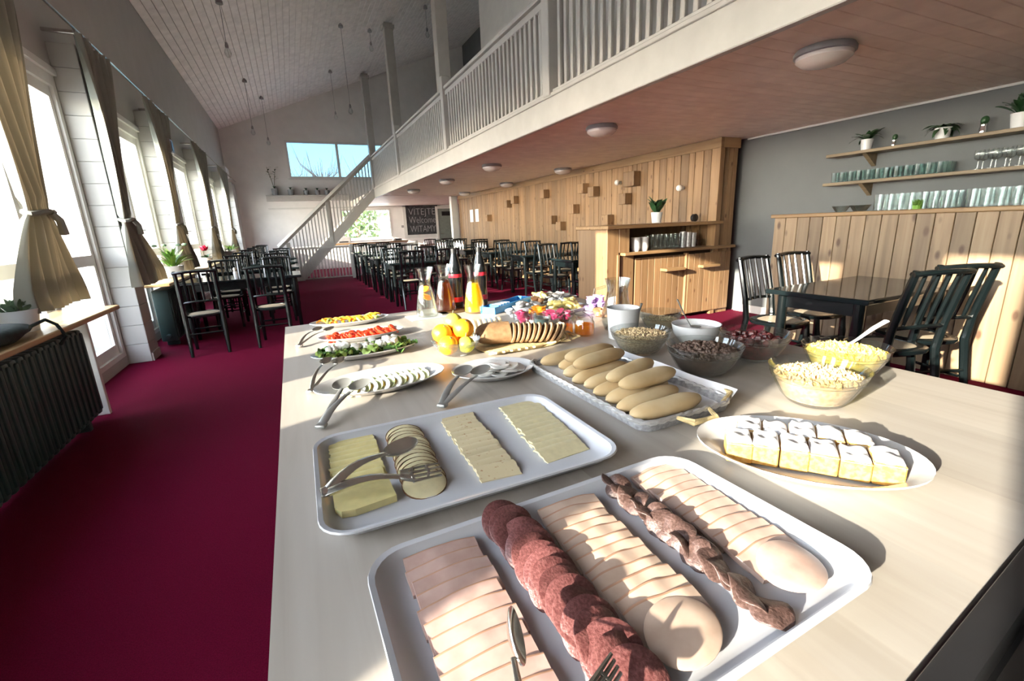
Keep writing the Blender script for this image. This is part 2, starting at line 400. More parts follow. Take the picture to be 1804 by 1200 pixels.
# ---------------------------------------------------------------- mesh builder
class MB:
    def __init__(self):
        self.v, self.f, self.mi = [], [], []
        self.cur = 0
    def add(self, vs, fs):
        o = len(self.v)
        self.v += [tuple(p) for p in vs]
        self.f += [tuple(i + o for i in f) for f in fs]
        self.mi += [self.cur] * len(fs)
        return self
    def box(self, x0, x1, y0, y1, z0, z1):
        vs = [(x0, y0, z0), (x1, y0, z0), (x1, y1, z0), (x0, y1, z0), (x0, y0, z1), (x1, y0, z1), (x1, y1, z1), (x0, y1, z1)]
        return self.add(vs, [(0, 3, 2, 1), (4, 5, 6, 7), (0, 1, 5, 4), (1, 2, 6, 5), (2, 3, 7, 6), (3, 0, 4, 7)])
    def rbox(self, x0, x1, y0, y1, z0, z1, r=0.004, seg=2):
        bm = bmesh.new()
        bmesh.ops.create_cube(bm, size=1)
        for v in bm.verts:
            v.co = Vector(((x0 + x1) / 2 + v.co.x * (x1 - x0), (y0 + y1) / 2 + v.co.y * (y1 - y0), (z0 + z1) / 2 + v.co.z * (z1 - z0)))
        bmesh.ops.bevel(bm, geom=bm.edges[:], offset=r, segments=seg, profile=0.5, affect='EDGES')
        bm.verts.index_update()
        self.add([v.co[:] for v in bm.verts], [[v.index for v in f.verts] for f in bm.faces])
        bm.free()
        return self
    def tube(self, pts, r, n=8, caps=True, flat=1.0):
        pts = [Vector(p) for p in pts]
        k = len(pts)
        rs = r if isinstance(r, (list, tuple)) else [r] * k
        vs, fs = [], []
        up = None
        for i, p in enumerate(pts):
            d = (pts[min(i + 1, k - 1)] - pts[max(i - 1, 0)]).normalized()
            if up is None:
                up = Vector((0, 0, 1)) if abs(d.z) < 0.9 else Vector((0, 1, 0))
            a = d.cross(up)
            if a.length < 1e-6:
                a = d.orthogonal()
            a.normalize()
            b = a.cross(d).normalized()
            up = b
            for j in range(n):
                t = 2 * pi * j / n
                vs.append(p + a * (cos(t) * rs[i]) + b * (sin(t) * rs[i] * flat))
        for i in range(k - 1):
            for j in range(n):
                j2 = (j + 1) % n
                fs.append((i * n + j, i * n + j2, (i + 1) * n + j2, (i + 1) * n + j))
        if caps:
            fs.append(tuple(range(n - 1, -1, -1)))
            fs.append(tuple((k - 1) * n + j for j in range(n)))
        return self.add(vs, fs)
    def lathe(self, prof, n=20, c=(0, 0, 0), sx=1.0, sy=1.0):
        vs, fs, rows = [], [], []
        for (r, z) in prof:
            if r <= 1e-6:
                rows.append([len(vs)])
                vs.append((c[0], c[1], c[2] + z))
            else:
                rows.append(list(range(len(vs), len(vs) + n)))
                for j in range(n):
                    t = 2 * pi * j / n
                    vs.append((c[0] + cos(t) * r * sx, c[1] + sin(t) * r * sy, c[2] + z))
        for a, b in zip(rows, rows[1:]):
            if len(a) == 1 and len(b) == 1:
                continue
            for j in range(n):
                j2 = (j + 1) % n
                if len(a) == 1:
                    fs.append((a[0], b[j2], b[j])[::-1])
                elif len(b) == 1:
                    fs.append((a[j], a[j2], b[0]))
                else:
                    fs.append((a[j], a[j2], b[j2], b[j]))
        return self.add(vs, fs)
    def rings(self, rings, close_first=True, close_last=True):
        n = len(rings[0])
        vs = [p for r in rings for p in r]
        fs = []
        for i in range(len(rings) - 1):
            for j in range(n):
                j2 = (j + 1) % n
                fs.append((i * n + j, i * n + j2, (i + 1) * n + j2, (i + 1) * n + j))
        if close_first:
            fs.append(tuple(range(n - 1, -1, -1)))
        if close_last:
            fs.append(tuple((len(rings) - 1) * n + j for j in range(n)))
        return self.add(vs, fs)
    def ball(self, c, rx, ry=None, rz=None, n=12, m=8):
        ry = ry or rx
        rz = rz or rx
        prof = [(sin(pi * i / m), -cos(pi * i / m)) for i in range(m + 1)]
        prof[0] = (0, -1); prof[-1] = (0, 1)
        o = len(self.v)
        self.lathe(prof, n)
        for i in range(o, len(self.v)):
            x, y, z = self.v[i]
            self.v[i] = (c[0] + x * rx, c[1] + y * ry, c[2] + z * rz)
        return self
    def prism(self, pts, z0, z1):
        n = len(pts)
        vs = [(x, y, z0) for x, y in pts] + [(x, y, z1) for x, y in pts]
        fs = [tuple(range(n - 1, -1, -1)), tuple(range(n, 2 * n))]
        for j in range(n):
            j2 = (j + 1) % n
            fs.append((j, j2, n + j2, n + j))
        return self.add(vs, fs)
    def sheet(self, fn, nu, nv):
        vs = [fn(i / nu, j / nv) for i in range(nu + 1) for j in range(nv + 1)]
        fs = []
        w = nv + 1
        for i in range(nu):
            for j in range(nv):
                fs.append((i * w + j, (i + 1) * w + j, (i + 1) * w + j + 1, i * w + j + 1))
        return self.add(vs, fs)
    def xform(self, mat, start=0):
        for i in range(start, len(self.v)):
            self.v[i] = tuple(mat @ Vector(self.v[i]))
        return self
    def mesh(self, name, mats, smooth=False, fix=True):
        me = bpy.data.meshes.new(name)
        me.from_pydata(self.v, [], self.f)
        if not isinstance(mats, (list, tuple)):
            mats = [mats]
        for m in mats:
            me.materials.append(m)
        if len(mats) > 1:
            me.polygons.foreach_set('material_index', self.mi)
        if fix:
            bm = bmesh.new()
            bm.from_mesh(me)
            bmesh.ops.recalc_face_normals(bm, faces=bm.faces[:])
            bm.to_mesh(me)
            bm.free()
        if smooth:
            me.polygons.foreach_set('use_smooth', [True] * len(me.polygons))
            if smooth != 'full':
                try:
                    me.set_sharp_from_angle(angle=radians(smooth if smooth is not True else 40))
                except Exception:
                    pass
        me.update()
        return me
    def build(self, name, mats, parent=None, smooth=False, loc=None, rot=None):
        o = bpy.data.objects.new(name, self.mesh(name, mats, smooth))
        C.objects.link(o)
        if parent is not None:
            o.parent = parent
        if loc is not None:
            o.location = loc
        if rot is not None:
            o.rotation_euler = rot
        return o

def inst(name, me, parent=None, loc=(0, 0, 0), rot=(0, 0, 0), sc=None):
    o = bpy.data.objects.new(name, me)
    C.objects.link(o)
    if parent is not None:
        o.parent = parent
    o.location = loc
    o.rotation_euler = rot
    if sc is not None:
        o.scale = sc if isinstance(sc, (tuple, list)) else (sc, sc, sc)
    return o

def tag(o, label, cat, group=None, kind=None):
    o['label'] = label
    o['category'] = cat
    if group:
        o['group'] = group
    if kind:
        o['kind'] = kind
    return o

def thing(name, label, cat, loc=(0, 0, 0), rz=0.0, group=None):
    o = bpy.data.objects.new(name, None)
    o.empty_display_size = 0.05
    C.objects.link(o)
    o.location = loc
    o.rotation_euler = (0, 0, rz)
    return tag(o, label, cat, group)

def struct(o, label=None, cat=None):
    o['kind'] = 'structure'
    if label:
        o['label'] = label
    if cat:
        o['category'] = cat
    return o

def sempty(name, label, cat='structure', loc=(0, 0, 0)):
    o = bpy.data.objects.new(name, None)
    o.empty_display_size = 0.05
    C.objects.link(o)
    o.location = loc
    return struct(o, label, cat)

def dup(root, loc, rz=0.0, label=None, group=None):
    r = root.copy()
    C.objects.link(r)
    r.location = loc
    r.rotation_euler = (0, 0, rz)
    if label:
        r['label'] = label
    if group:
        r['group'] = group
    for ch in list(root.children):
        c = ch.copy()
        C.objects.link(c)
        c.parent = r
        for g in list(ch.children):
            d = g.copy()
            C.objects.link(d)
            d.parent = c
    return r

def ell(rx, ry, z, n=48, cx=0, cy=0, p=2.0):
    out = []
    for j in range(n):
        t = 2 * pi * j / n
        a, b = cos(t), sin(t)
        out.append((cx + rx * math.copysign(abs(a) ** (2 / p), a), cy + ry * math.copysign(abs(b) ** (2 / p), b), z))
    return out

def rrect(w, h, r, z, n=6):
    out = []
    for (sx, sy, a0) in ((1, 1, 0), (-1, 1, pi / 2), (-1, -1, pi), (1, -1, 1.5 * pi)):
        for k in range(n + 1):
            a = a0 + (pi / 2) * k / n
            out.append((sx * (w / 2 - r) + r * cos(a), sy * (h / 2 - r) + r * sin(a), z))
    return out
# ================================================================ THE ROOM
XL, XP, XR, YF, YN = -1.77, -1.56, 5.54, 20.0, -3.2
SL, Z0 = 0.39, 4.93                      # roof slope, eaves height
def roof(x): return Z0 + SL * (x - XL)
CZ = 2.26                                # ceiling under the gallery
XB = 2.39                                # gallery edge
XW = 5.07                                # boarded wall face

def sbox(name, m, boxes, label=None, cat='wall'):
    b = MB()
    for q in boxes:
        b.box(*q)
    return struct(b.build(name, m), label, cat)

sbox('floor', M['carpet'], [(-2.2, 8.2, YN, YF + .1, -0.12, 0.0)], 'crimson wall-to-wall carpet', 'floor')
sbox('ground', M['bounce_ground'], [(-60, -2.4, -40, 70, -0.6, -0.35), (-2.4, 60, YF + .6, 90, -0.6, -0.35)], 'outdoor ground made pale to bounce light indoors', 'ground')

sbox('sun_block_wall', M['paint_white'], [(-3.4, -3.2, -6, YF + 3, -.5, 1.22)], 'low white wall added outside to block low sun', 'wall')  # added outside to keep low sun off the carpet
# left wall: plinth, head, piers between the tall windows
bays = [(-0.68, -0.09), (0.46, 3.20), (3.62, 6.02), (6.36, 8.65), (9.35, 12.0), (13.45, 15.9), (16.5, 18.9)]
piers = []
w = MB()
w.box(-2.12, XL, YN, YF, -0.1, 0.10)
w.box(-2.12, XL, YN, YF, 2.84, Z0 + .05)
ends = [YN] + [v for b in bays for v in b] + [YF]
for k in range(0, len(ends), 2):
    w.box(-2.12, XL, ends[k], ends[k + 1], 0.10, 2.84)
    if ends[k] > 3.2:
        piers.append((ends[k] + .005, ends[k + 1] - .005 if k + 2 < len(ends) else YF))
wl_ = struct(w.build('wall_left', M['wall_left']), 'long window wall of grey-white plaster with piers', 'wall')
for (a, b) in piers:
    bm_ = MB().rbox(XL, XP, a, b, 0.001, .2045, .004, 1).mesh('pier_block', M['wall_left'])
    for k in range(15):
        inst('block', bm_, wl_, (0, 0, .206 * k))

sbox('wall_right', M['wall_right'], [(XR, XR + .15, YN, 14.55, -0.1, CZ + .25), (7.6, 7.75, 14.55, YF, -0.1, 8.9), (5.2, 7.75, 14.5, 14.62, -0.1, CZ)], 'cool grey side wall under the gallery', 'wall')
# far wall with two window openings and a doorway
fw = MB()
hx = [(0.30, 3.95, 3.33, 4.68), (1.95, 3.95, 0.95, 2.16)]
xs = sorted({-2.2, 7.75, *[v for h in hx for v in h[:2]]})
for a, b in zip(xs, xs[1:]):
    z = -0.1
    for h in sorted([h for h in hx if h[0] <= a and h[1] >= b], key=lambda h: h[2]):
        fw.box(a, b, YF, YF + .2, z, h[2])
        z = h[3]
    zt = roof(b) + .1
    fw.add([(a, YF, z), (b, YF, z), (b, YF, roof(b) + .05), (a, YF, roof(a) + .05), (a, YF + .2, z), (b, YF + .2, z), (b, YF + .2, roof(b) + .05), (a, YF + .2, roof(a) + .05)],
           [(0, 1, 2, 3), (7, 6, 5, 4), (0, 4, 5, 1), (3, 2, 6, 7), (0, 3, 7, 4), (1, 5, 6, 2)])
struct(fw.build('wall_far', M['wall_far']), 'tall pale gable wall at the far end', 'wall')
sbox('wall_near', M['wall'], [(-2.2, 8, YN - .15, YN, -0.1, 8.6)], 'plain end wall behind the buffet', 'wall')
# upper right-hand outer wall above the gallery
sbox('wall_upper', M['dim_wall'], [(7.6, 7.75, YN, 14.6, CZ, 8.9)], 'teal-grey wall of the gallery landing', 'wall')
sbox('wall_gallery_room', M['paint_white'], [(4.25, 7.6, YN, 10.05, CZ + .2, 7.4)], 'bright white corner wall of the room up on the gallery', 'wall')

# sloping plank ceiling
ce = MB()
x1 = 7.8
ce.add([(-2.2, YN, roof(-2.2) + .05), (x1, YN, roof(x1) + .05), (x1, YF + .2, roof(x1) + .05), (-2.2, YF + .2, roof(-2.2) + .05),
        (-2.2, YN, roof(-2.2) + .2), (x1, YN, roof(x1) + .2), (x1, YF + .2, roof(x1) + .2), (-2.2, YF + .2, roof(-2.2) + .2)],
       [(0, 1, 2, 3), (7, 6, 5, 4), (0, 4, 5, 1), (1, 5, 6, 2), (2, 6, 7, 3), (3, 7, 4, 0)])
ceil = struct(ce.build('ceiling', M['groove']), 'sloping ceiling of white-stained planks', 'ceiling')
L = hypot(1, SL)
pw = 0.145
pm = MB().rbox(0.004, pw - .004, YN, YF, -0.02, 0.0, 0.004, 1).mesh('ceiling_plank', M['ceil'])
ang = atan2(SL, 1)
for k in range(int((x1 - XL) * L / pw)):
    s = k * pw
    x = XL + s * cos(ang)
    inst('plank', pm, ceil, (x, 0, roof(x) + .035 + .01), (0, -ang, 0))

# gallery: deck, planked soffit, fascia
sbox('gallery_floor', M['paint'], [(XB + .02, 7.6, YN, 14.02, CZ + .05, CZ + .2)], 'gallery floor seen edge-on', 'floor')
sbox('ceiling_far_low', M['ceil_low'], [(XB + .02, 7.6, 14.02, YF, CZ, CZ + .2)], 'low pinkish ceiling at the far end', 'ceiling')
low = struct(MB().box(XB + .03, 5.6, YN, 14.02, CZ + .025, CZ + .05).build('ceiling', M['groove']), 'low whitewashed plank ceiling under the gallery', 'ceiling')
pm2 = MB().rbox(XB + .04, 5.56, .001, .119, 0, .022, .003, 1).mesh('low_ceiling_plank', M['ceil_low'])
k = 0
while YN + k * .12 < 13.95:
    inst('plank', pm2, low, (0, YN + k * .12, CZ + .002))
    k += 1
fa = MB()
fa.rbox(XB - .03, XB + .03, YN, 14.05, CZ - .06, CZ + .17, .006, 1)
fa.rbox(XB - .045, XB + .05, YN, 14.05, CZ + .17, CZ + .20, .004, 1)
struct(fa.build('trim_1', M['paint']), 'broad pale fascia board along the gallery edge', 'trim')
sbox('trim_2', M['paint_white'], [(XR - .02, XR, YN, 4.35, CZ - .02, CZ)], 'thin white cornice strip above the glass shelves', 'trim')
sbox('baseboard_right', M['wall'], [(XR - .02, XR, YN, 4.35, 0, .1)], 'grey skirting of the side wall', 'baseboard')
sbox('baseboard_left', M['paint'], [(XP, XP + .015, 6.04, 6.34, 0, .09)], 'white skirting on the window pier', 'baseboard')
sbox('trim_3', M['paint_white'], [(XL, XL + .03, b[0], b[1], 2.80, 2.86) for b in bays], 'white head mouldings over the tall windows', 'trim')

# tall two-leaf windows on the left
def tall_window(n, y0, y1):
    yc = (y0 + y1) / 2
    wn = sempty('window_%d' % n, 'tall white two-leaf window, bay %d along the left wall' % n, 'window', (XL, yc, 0))
    h = (y1 - y0) / 2
    f = MB()
    f.box(-.12, .0, -h, -h + .07, .1, 2.80); f.box(-.12, .0, h - .07, h, .1, 2.80)
    f.box(-.12, .0, -h + .07, h - .07, 2.70, 2.80); f.box(-.12, .0, -h + .07, h - .07, .10, .15)
    f.build('frame', M['paint_white'], wn)
    MB().rbox(-.11, .01, -.045, .045, .15, 2.70, .005, 1).build('mullion', M['paint_white'], wn)
    for s in (-1, 1):
        a, b = (-h + .07, -.045) if s < 0 else (.045, h - .07)
        if b - a < .1:
            continue
        g = MB()
        fwid = .06
        g.box(-.09, -.03, a, a + fwid, .15, 2.70); g.box(-.09, -.03, b - fwid, b, .15, 2.70)
        g.box(-.09, -.03, a + fwid, b - fwid, .15, .25); g.box(-.09, -.03, a + fwid, b - fwid, 2.60, 2.70)
        g.box(-.09, -.03, a + fwid, b - fwid, 1.07, 1.17)
        sash = g.build('sash', M['paint_white'], wn)
        for z0, z1 in ((.25, 1.07), (1.17, 2.60)):
            MB().box(-.063, -.057, a + fwid, b - fwid, z0, z1).build('pane', M['pane'], sash)
    hd = MB()
    hd.rbox(-.03, -.015, .06, .09, 1.34, 1.50, .004, 1)
    hd.tube([(-.02, .075, 1.42), (.04, .075, 1.42), (.045, .17, 1.42)], .009, 8)
    hd.build('handle', M['dark_steel'], wn, True)
    return wn
for i, b in enumerate(bays):
    if b[1] - b[0] > 1:
        tall_window(i, *b)
    else:
        wn = sempty('window_%d' % i, 'narrow white window at the near end of the left wall', 'window', (XL, (b[0] + b[1]) / 2, 0))
        f = MB()
        h = (b[1] - b[0]) / 2
        f.box(-.12, 0, -h, -h + .04, .1, 2.8); f.box(-.12, 0, h - .04, h, .1, 2.8); f.box(-.12, 0, -h + .04, h - .04, 2.72, 2.8); f.box(-.12, 0, -h + .04, h - .04, .1, .2)
        f.build('frame', M['paint_white'], wn)
        MB().box(-.063, -.057, -h + .04, h - .04, .2, 2.72).build('pane', M['pane'], wn)

def far_window(n, x0, x1, z0, z1, nx, label):
    wn = sempty('window_%d' % n, label, 'window', ((x0 + x1) / 2, YF, z0))
    h = (x1 - x0) / 2
    H = z1 - z0
    f = MB()
    f.box(-h, -h + .07, -.02, .12, 0, H); f.box(h - .07, h, -.02, .12, 0, H)
    f.box(-h + .07, h - .07, -.02, .12, H - .07, H); f.box(-h + .07, h - .07, -.02, .12, 0, .07)
    f.build('frame', M['paint_white'], wn)
    stp = (2 * h - .14) / nx
    for k in range(1, nx):
        xm = -h + .07 + k * stp
        MB().box(xm - .045, xm + .045, -.02, .12, .07, H - .07).build('mullion', M['paint_white'], wn)
    for k in range(nx):
        a = -h + .07 + k * stp + (.045 if k else 0)
        b = -h + .07 + (k + 1) * stp - (.045 if k < nx - 1 else 0)
        MB().box(a, b, .05, .056, .07, H - .07).build('pane', M['pane_tinted'] if nx > 1 else M['pane'], wn)
    MB().box(-h - .05, h + .05, -.06, -.02, -.05, 0).build('sill', M['paint_white'], wn)
far_window(8, 0.30, 3.95, 3.33, 4.68, 2, 'wide upper gable window showing blue sky')
far_window(9, 1.95, 3.95, 0.95, 2.16, 1, 'garden window under the staircase in the far wall')

# boarded wall beside the dining tables
bw = sbox('wall_boarded', M['dark_groove'], [(XW + .03, XR - .15, 4.40, 14.5, 0, CZ)], 'knotty pine board wall beside the dining tables', 'wall')
y = 4.38
r2 = random.Random(3)
while y < 14.45:
    wd = r2.choice((.105, .125, .125, .145))
    pr = r2.uniform(0, .006)
    MB().rbox(XW - pr, XW + .03, y + .0035, min(y + wd - .0035, 14.5), 0.0, CZ - .11, .003, 1).build('plank', M['pine'], bw)
    y += wd
for k in range(4):
    x0 = XW + k * (XR - XW - .15) / 4
    MB().rbox(x0 + .002, x0 + (XR - XW - .15) / 4 - .002, 4.368, 4.40, 0, CZ - .11, .003, 1).build('plank', M['pine'], bw)
MB().rbox(XW - .02, XW + .035, 4.35, 14.5, CZ - .12, CZ, .004, 1).build('top_rail', M['pine_y'], bw)
MB().rbox(XW + .03, XR - .13, 4.35, 4.38, CZ - .12, CZ, .004, 1).build('top_rail', M['pine_x'], bw)
MB().rbox(XW - .02, XW + .06, 4.35, 4.40, 0, CZ - .12, .004, 1).build('corner_post', M['pine'], bw)

# white pier, doorway and skirting at the far right
sbox('column', M['paint_white'], [(4.86, 5.06, 14.6, 14.8, 0, CZ)], 'square white pier at the end of the boarded wall', 'column')
dr = sempty('door_1', 'grey-green door beside the blackboard', 'door', (6.4, YF, 0))
MB().rbox(-.42, .42, -.04, 0, 0, 2.1, .006, 1).build('leaf', M['door'], dr)
fr = MB()
fr.box(-.52, -.42, -.06, 0, 0, 2.2); fr.box(.42, .52, -.06, 0, 0, 2.2); fr.box(-.42, .42, -.06, 0, 2.1, 2.2)
fr.build('frame', M['paint_white'], dr)
MB().rbox(-.25, .25, -.07, -.04, 1.8, 1.98, .005, 1).build('sign', M['black_plastic'], dr)
MB().tube([(-.34, -.04, 1.03), (-.34, -.09, 1.03), (-.22, -.09, 1.03)], .012, 8).build('handle', M['steel'], dr, True)
# ledge on the far wall
lg = MB()
lg.rbox(-.6, 2.3, YF - .3, YF, 2.66, 2.71, .006, 1); lg.box(-.6, 2.3, YF - .26, YF, 2.50, 2.66)
struct(lg.build('trim_4', M['paint']), 'white boxed ledge on the far wall carrying pots', 'trim')
sbox('trim_5', M['paint_white'], [(4.45, 6.1, YF - .03, YF, .9, 1.06), (4.45, 4.6, YF - .03, YF, 1.06, 2.25), (5.97, 6.1, YF - .03, YF, 1.06, 2.25), (-.6, 6.1, YF - .03, YF, 2.2, 2.26)], 'white trim framing the blackboard', 'trim')

# ================================================================ gallery balustrade and columns
def balustrade():
    t = thing('balcony_railing', 'long pale wooden balustrade along the gallery edge', 'railing', (XB, 0, CZ + .2))
    MB().rbox(-.04, .04, YN, 14.0, .82, .86, .006, 1).build('handrail', M['paint'], t)
    MB().rbox(-.022, .022, YN, 14.0, .74, .80, .004, 1).build('upper_rail', M['paint'], t)
    MB().rbox(-.022, .022, YN, 14.0, .0, .03, .003, 1).build('lower_rail', M['paint'], t)
    bal = MB().rbox(-.016, .016, -.02, .02, .03, .745, .004, 1).mesh('baluster', M['paint'])
    post = MB().rbox(-.062, .062, -.062, .062, -.02, 1.0, .006, 1).mesh('newel', M['paint'])
    posts = [-2.3, 0.9, 4.02, 7.12, 10.55, 13.93]
    for p in posts:
        inst('newel', post, t, (0, p, 0))
    for a, b in zip(posts, posts[1:]):
        n = int(round((b - a - .12) / .102))
        for k in range(1, n):
            inst('baluster', bal, t, (0, a + .06 + (b - a - .12) * k / n, 0))
balustrade()
for (y, lab) in ((5.45, 'square grey-white roof column nearest the camera, standing on the gallery'), (9.8, 'tall square column on the gallery, middle one of those in view'), (14.4, 'square column on the gallery beside the dark landing'), (18.95, 'farthest square roof column, in front of the gable window')):
    z0 = CZ + .2
    b = MB().rbox(-.12, .12, -.12, .12, z0, roof(3.16) + .01, .006, 1)
    b.rbox(-.16, .16, -.16, .16, roof(3.12) - .12, roof(3.12) - .03, .006, 1)
    o = struct(b.build('column', M['paint'], None, False, (3.28, y, 0)), lab, 'column')

# ================================================================ staircase down from the gallery
def stair():
    y0, y1 = 13.98, 14.9
    t = thing('staircase', 'straight pale wooden staircase rising to the gallery', 'staircase', (0, y0, 0))
    xa, xb, zt = -0.02, 2.36, CZ + .2
    n = 13
    run, rise = (xb - xa) / n, zt / n
    for s, yy in ((0, 0), (1, y1 - y0)):
        b = MB()
        b.add([(xa - .1, yy - .02, 0), (xa + .22, yy - .02, 0), (xb, yy - .02, zt - .26), (xb, yy - .02, zt + .02), (xa - .1, yy - .02, .09), (xa - .1, yy + .02, 0), (xa + .22, yy + .02, 0), (xb, yy + .02, zt - .26), (xb, yy + .02, zt + .02), (xa - .1, yy + .02, .09)],
              [(0, 1, 2, 3, 4), (9, 8, 7, 6, 5), (0, 5, 6, 1), (1, 6, 7, 2), (2, 7, 8, 3), (3, 8, 9, 4), (4, 9, 5, 0)])
        b.build('stringer', M['paint'], t)
    tm = MB().rbox(-.02, run + .02, .03, y1 - y0 - .03, -.035, 0, .005, 1).mesh('tread', M['paint'])
    for k in range(1, n):
        inst('tread', tm, t, (xa + (k - .0) * run, 0, k * rise))
    slope = zt / (xb - xa)
    def zr(x): return (x - xa) * slope
    hb = MB()
    hb.tube([(xa - .30, 0, zr(xa - .30) + .98 + .28), (xb, 0, zr(xb) + .86)], .07, 4, True)
    hb.build('handrail', M['paint'], t)
    for x, zz in ((xa - .06, 0), (1.05, zr(1.05) - .1)):
        MB().rbox(x - .05, x + .05, -.05, .05, zz, zr(x) + 1.0 + (.12 if x < 0 else 0), .005, 1).build('newel', M['paint'], t)
    bal = MB().rbox(-.015, .015, -.015, .015, 0, .86, .003, 1).mesh('stair_baluster', M['paint'])
    k = 0
    x = xa + .08
    while x < xb - .05:
        if abs(x - 1.05) > .05:
            q = 1 - (x - xa) / (xb - xa)
            inst('baluster', bal, t, (x, 0, zr(x) + .06), sc=(1, 1, 1 + .2 * q))
        x += .088
stair()
def guard():
    t = thing('stair_guard_rail', 'low white guard railing at floor level in front of the stairs', 'railing', (0.0, 13.7, 0))
    MB().rbox(-.05, 3.4, -.03, .03, .86, .90, .005, 1).build('handrail', M['paint'], t)
    MB().rbox(-.05, 3.4, -.02, .02, .05, .08, .003, 1).build('lower_rail', M['paint'], t)
    bal = MB().rbox(-.015, .015, -.015, .015, .08, .86, .003, 1).mesh('guard_baluster', M['paint'])
    for k in range(40):
        inst('baluster', bal, t, (0.0 + k * .086, 0, 0))
    for x in (-.04, 1.5, 3.38):
        MB().rbox(x - .04, x + .04, -.04, .04, 0, .95, .005, 1).build('newel', M['paint'], t)
guard()
# ================================================================ window side: sills, radiators, curtains
def sill(y0, y1, label, xa=XL):
    b = MB().rbox(xa + .002, -1.375, y0, y1, .745, .78, .006, 1)
    o = b.build('window_shelf', M['sill'])
    tag(o, label, 'shelf')
    return o
t = sill(0.75, 4.81, 'light oak window shelf carrying the potted succulent and dark bag')
MB().rbox(XL + .002, -1.45, 4.30, 4.335, 0, .745, .004, 1).build('end_panel', M['paint_white'], t)
sill(6.63, 8.62, 'oak window shelf behind the first left-hand table')
sill(9.36, 11.98, 'oak window shelf with the red flowering plant')
sill(12.3, 15.6, 'oak window shelf third along from the near table')

def radiator(y0, y1, x0, x1, z0, z1, label):
    t = thing('radiator', label, 'radiator', (0, 0, 0))
    xm = (x0 + x1) / 2
    pitch = .078
    sec = MB()
    sec.rbox(x0, x1, -.033, .033, z0 + .03, z1, .016, 2)
    sec.rbox(x0 + .02, x1 + .012, -.016, .016, z0 + .06, z1 - .02, .010, 2)
    me = sec.mesh('radiator_section', M['radiator'], True)
    n = int((y1 - y0) / pitch)
    for k in range(n):
        inst('section', me, t, (0, y1 - .04 - k * pitch, 0))
    MB().tube([(xm, y0 - .02, z0 + .1), (xm, y1 + .01, z0 + .1)], .022, 8).build('lower_pipe', M['radiator'], t, True)
    for yy in (y0 + .2, y1 - .2):
        MB().rbox(x0 + .02, x1 - .02, yy - .02, yy + .02, 0, z0 + .06, .006, 1).build('foot', M['radiator'], t)
radiator(0.9, 4.17, -1.60, -1.44, .04, .70, 'big dark green ribbed radiator below the near window shelf')
radiator(6.65, 8.5, -1.60, -1.43, .04, .70, 'dark ribbed radiator at the end of the first left-hand table')

# curtain rail along the wall
rl = MB()
rl.tube([(-1.50, YN, 3.18), (-1.50, YF - .2, 3.18)], .013, 8)
rl = tag(rl.build('curtain_rail', M['steel'], None, True), 'thin curtain rail running the whole window wall', 'rail')
for k, y in enumerate((3.2, 6.0, 9.0, 11.9, 15.3, 18.9)):
    MB().rbox(-1.765, -1.49, y - .012, y + .012, 3.165, 3.195, .003, 1).build('bracket', M['steel'], rl)

def curtain(y0, y1, w0, w1, b0, b1, label, x=-1.50, zt=3.14, zw=1.50, zb=.82):
    t = thing('curtain', label, 'curtain', (x, (y0 + y1) / 2, 0), 0, 'tied linen curtains along the window wall')
    yc = (y0 + y1) / 2
    nf = 7
    def fn(u, v):
        # u across, v from top to bottom
        z = zt + (zb - zt) * v
        vw = (zt - zw) / (zt - zb)
        if v < vw:
            q = (v / vw)
            q = q * q * (3 - 2 * q) * .35 + q * .65
            a, b = y0 + (w0 - y0) * q, y1 + (w1 - y1) * q
            amp = .045 * (1 - q) + .028 * q
        else:
            q = (v - vw) / (1 - vw)
            q2 = min(1, q * 1.25) ** .75
            a, b = w0 + (b0 - w0) * q2, w1 + (b1 - w1) * q2
            amp = .028 * (1 - q) + .05 * q
        yy = a + (b - a) * u
        xx = amp * sin(u * nf * 2 * pi + 1.2 * sin(v * 4)) + .02 * sin(u * 9 + v * 5)
        if zw - .05 < z < zw + .05:
            xx *= .6
        return (xx, yy - yc, z)
    MB().sheet(fn, 70, 44).build('cloth', M['curtain'], t, 'full')
    tb = MB()
    ring = [(cos(2 * pi * k / 14) * .055, (w0 + w1) / 2 - yc + sin(2 * pi * k / 14) * ((w1 - w0) / 2 + .015), zw + .01 * sin(k)) for k in range(15)]
    tb.tube(ring, .018, 6, False)
    tb.build('tie_band', M['curtain'], t, True)
    kn = MB()
    kn.tube([(.06, (w0 + w1) / 2 - yc, zw), (.075, (w0 + w1) / 2 - yc + .06, zw - .05), (.07, (w0 + w1) / 2 - yc + .09, zw - .14)], [.02, .025, .03], 6)
    kn.build('tie_end', M['curtain'], t, True)
    rg = MB().tube([(.012 * cos(2 * pi * k / 10), 0, .03 + .024 * sin(2 * pi * k / 10)) for k in range(11)], .004, 5, False).mesh('curtain_ring', M['dark_steel'])
    for k in range(7):
        inst('ring', rg, t, (0, y0 - yc + (y1 - y0) * (k + .3) / 7, zt - .012))
    return t
curtain(0.95, 2.25, 1.10, 1.30, 1.02, 1.42, 'linen curtain over the near window, behind the buffet end')
curtain(3.62, 4.72, 4.08, 4.36, 3.72, 4.55, 'beige curtain tied at the waist above the potted succulent', zb=.88)
curtain(5.86, 6.66, 5.98, 6.18, 5.92, 7.0, 'grey-beige curtain tied back in front of the brick-jointed pier')
curtain(8.00, 9.30, 8.36, 8.62, 8.26, 9.30, 'linen curtain beside the bright green plant, catching orange light')
curtain(11.3, 12.9, 11.8, 12.1, 11.55, 12.8, 'linen curtain beyond the red flowers')
curtain(15.0, 16.8, 15.6, 15.95, 15.3, 16.6, 'farthest linen curtain, near the air conditioner')

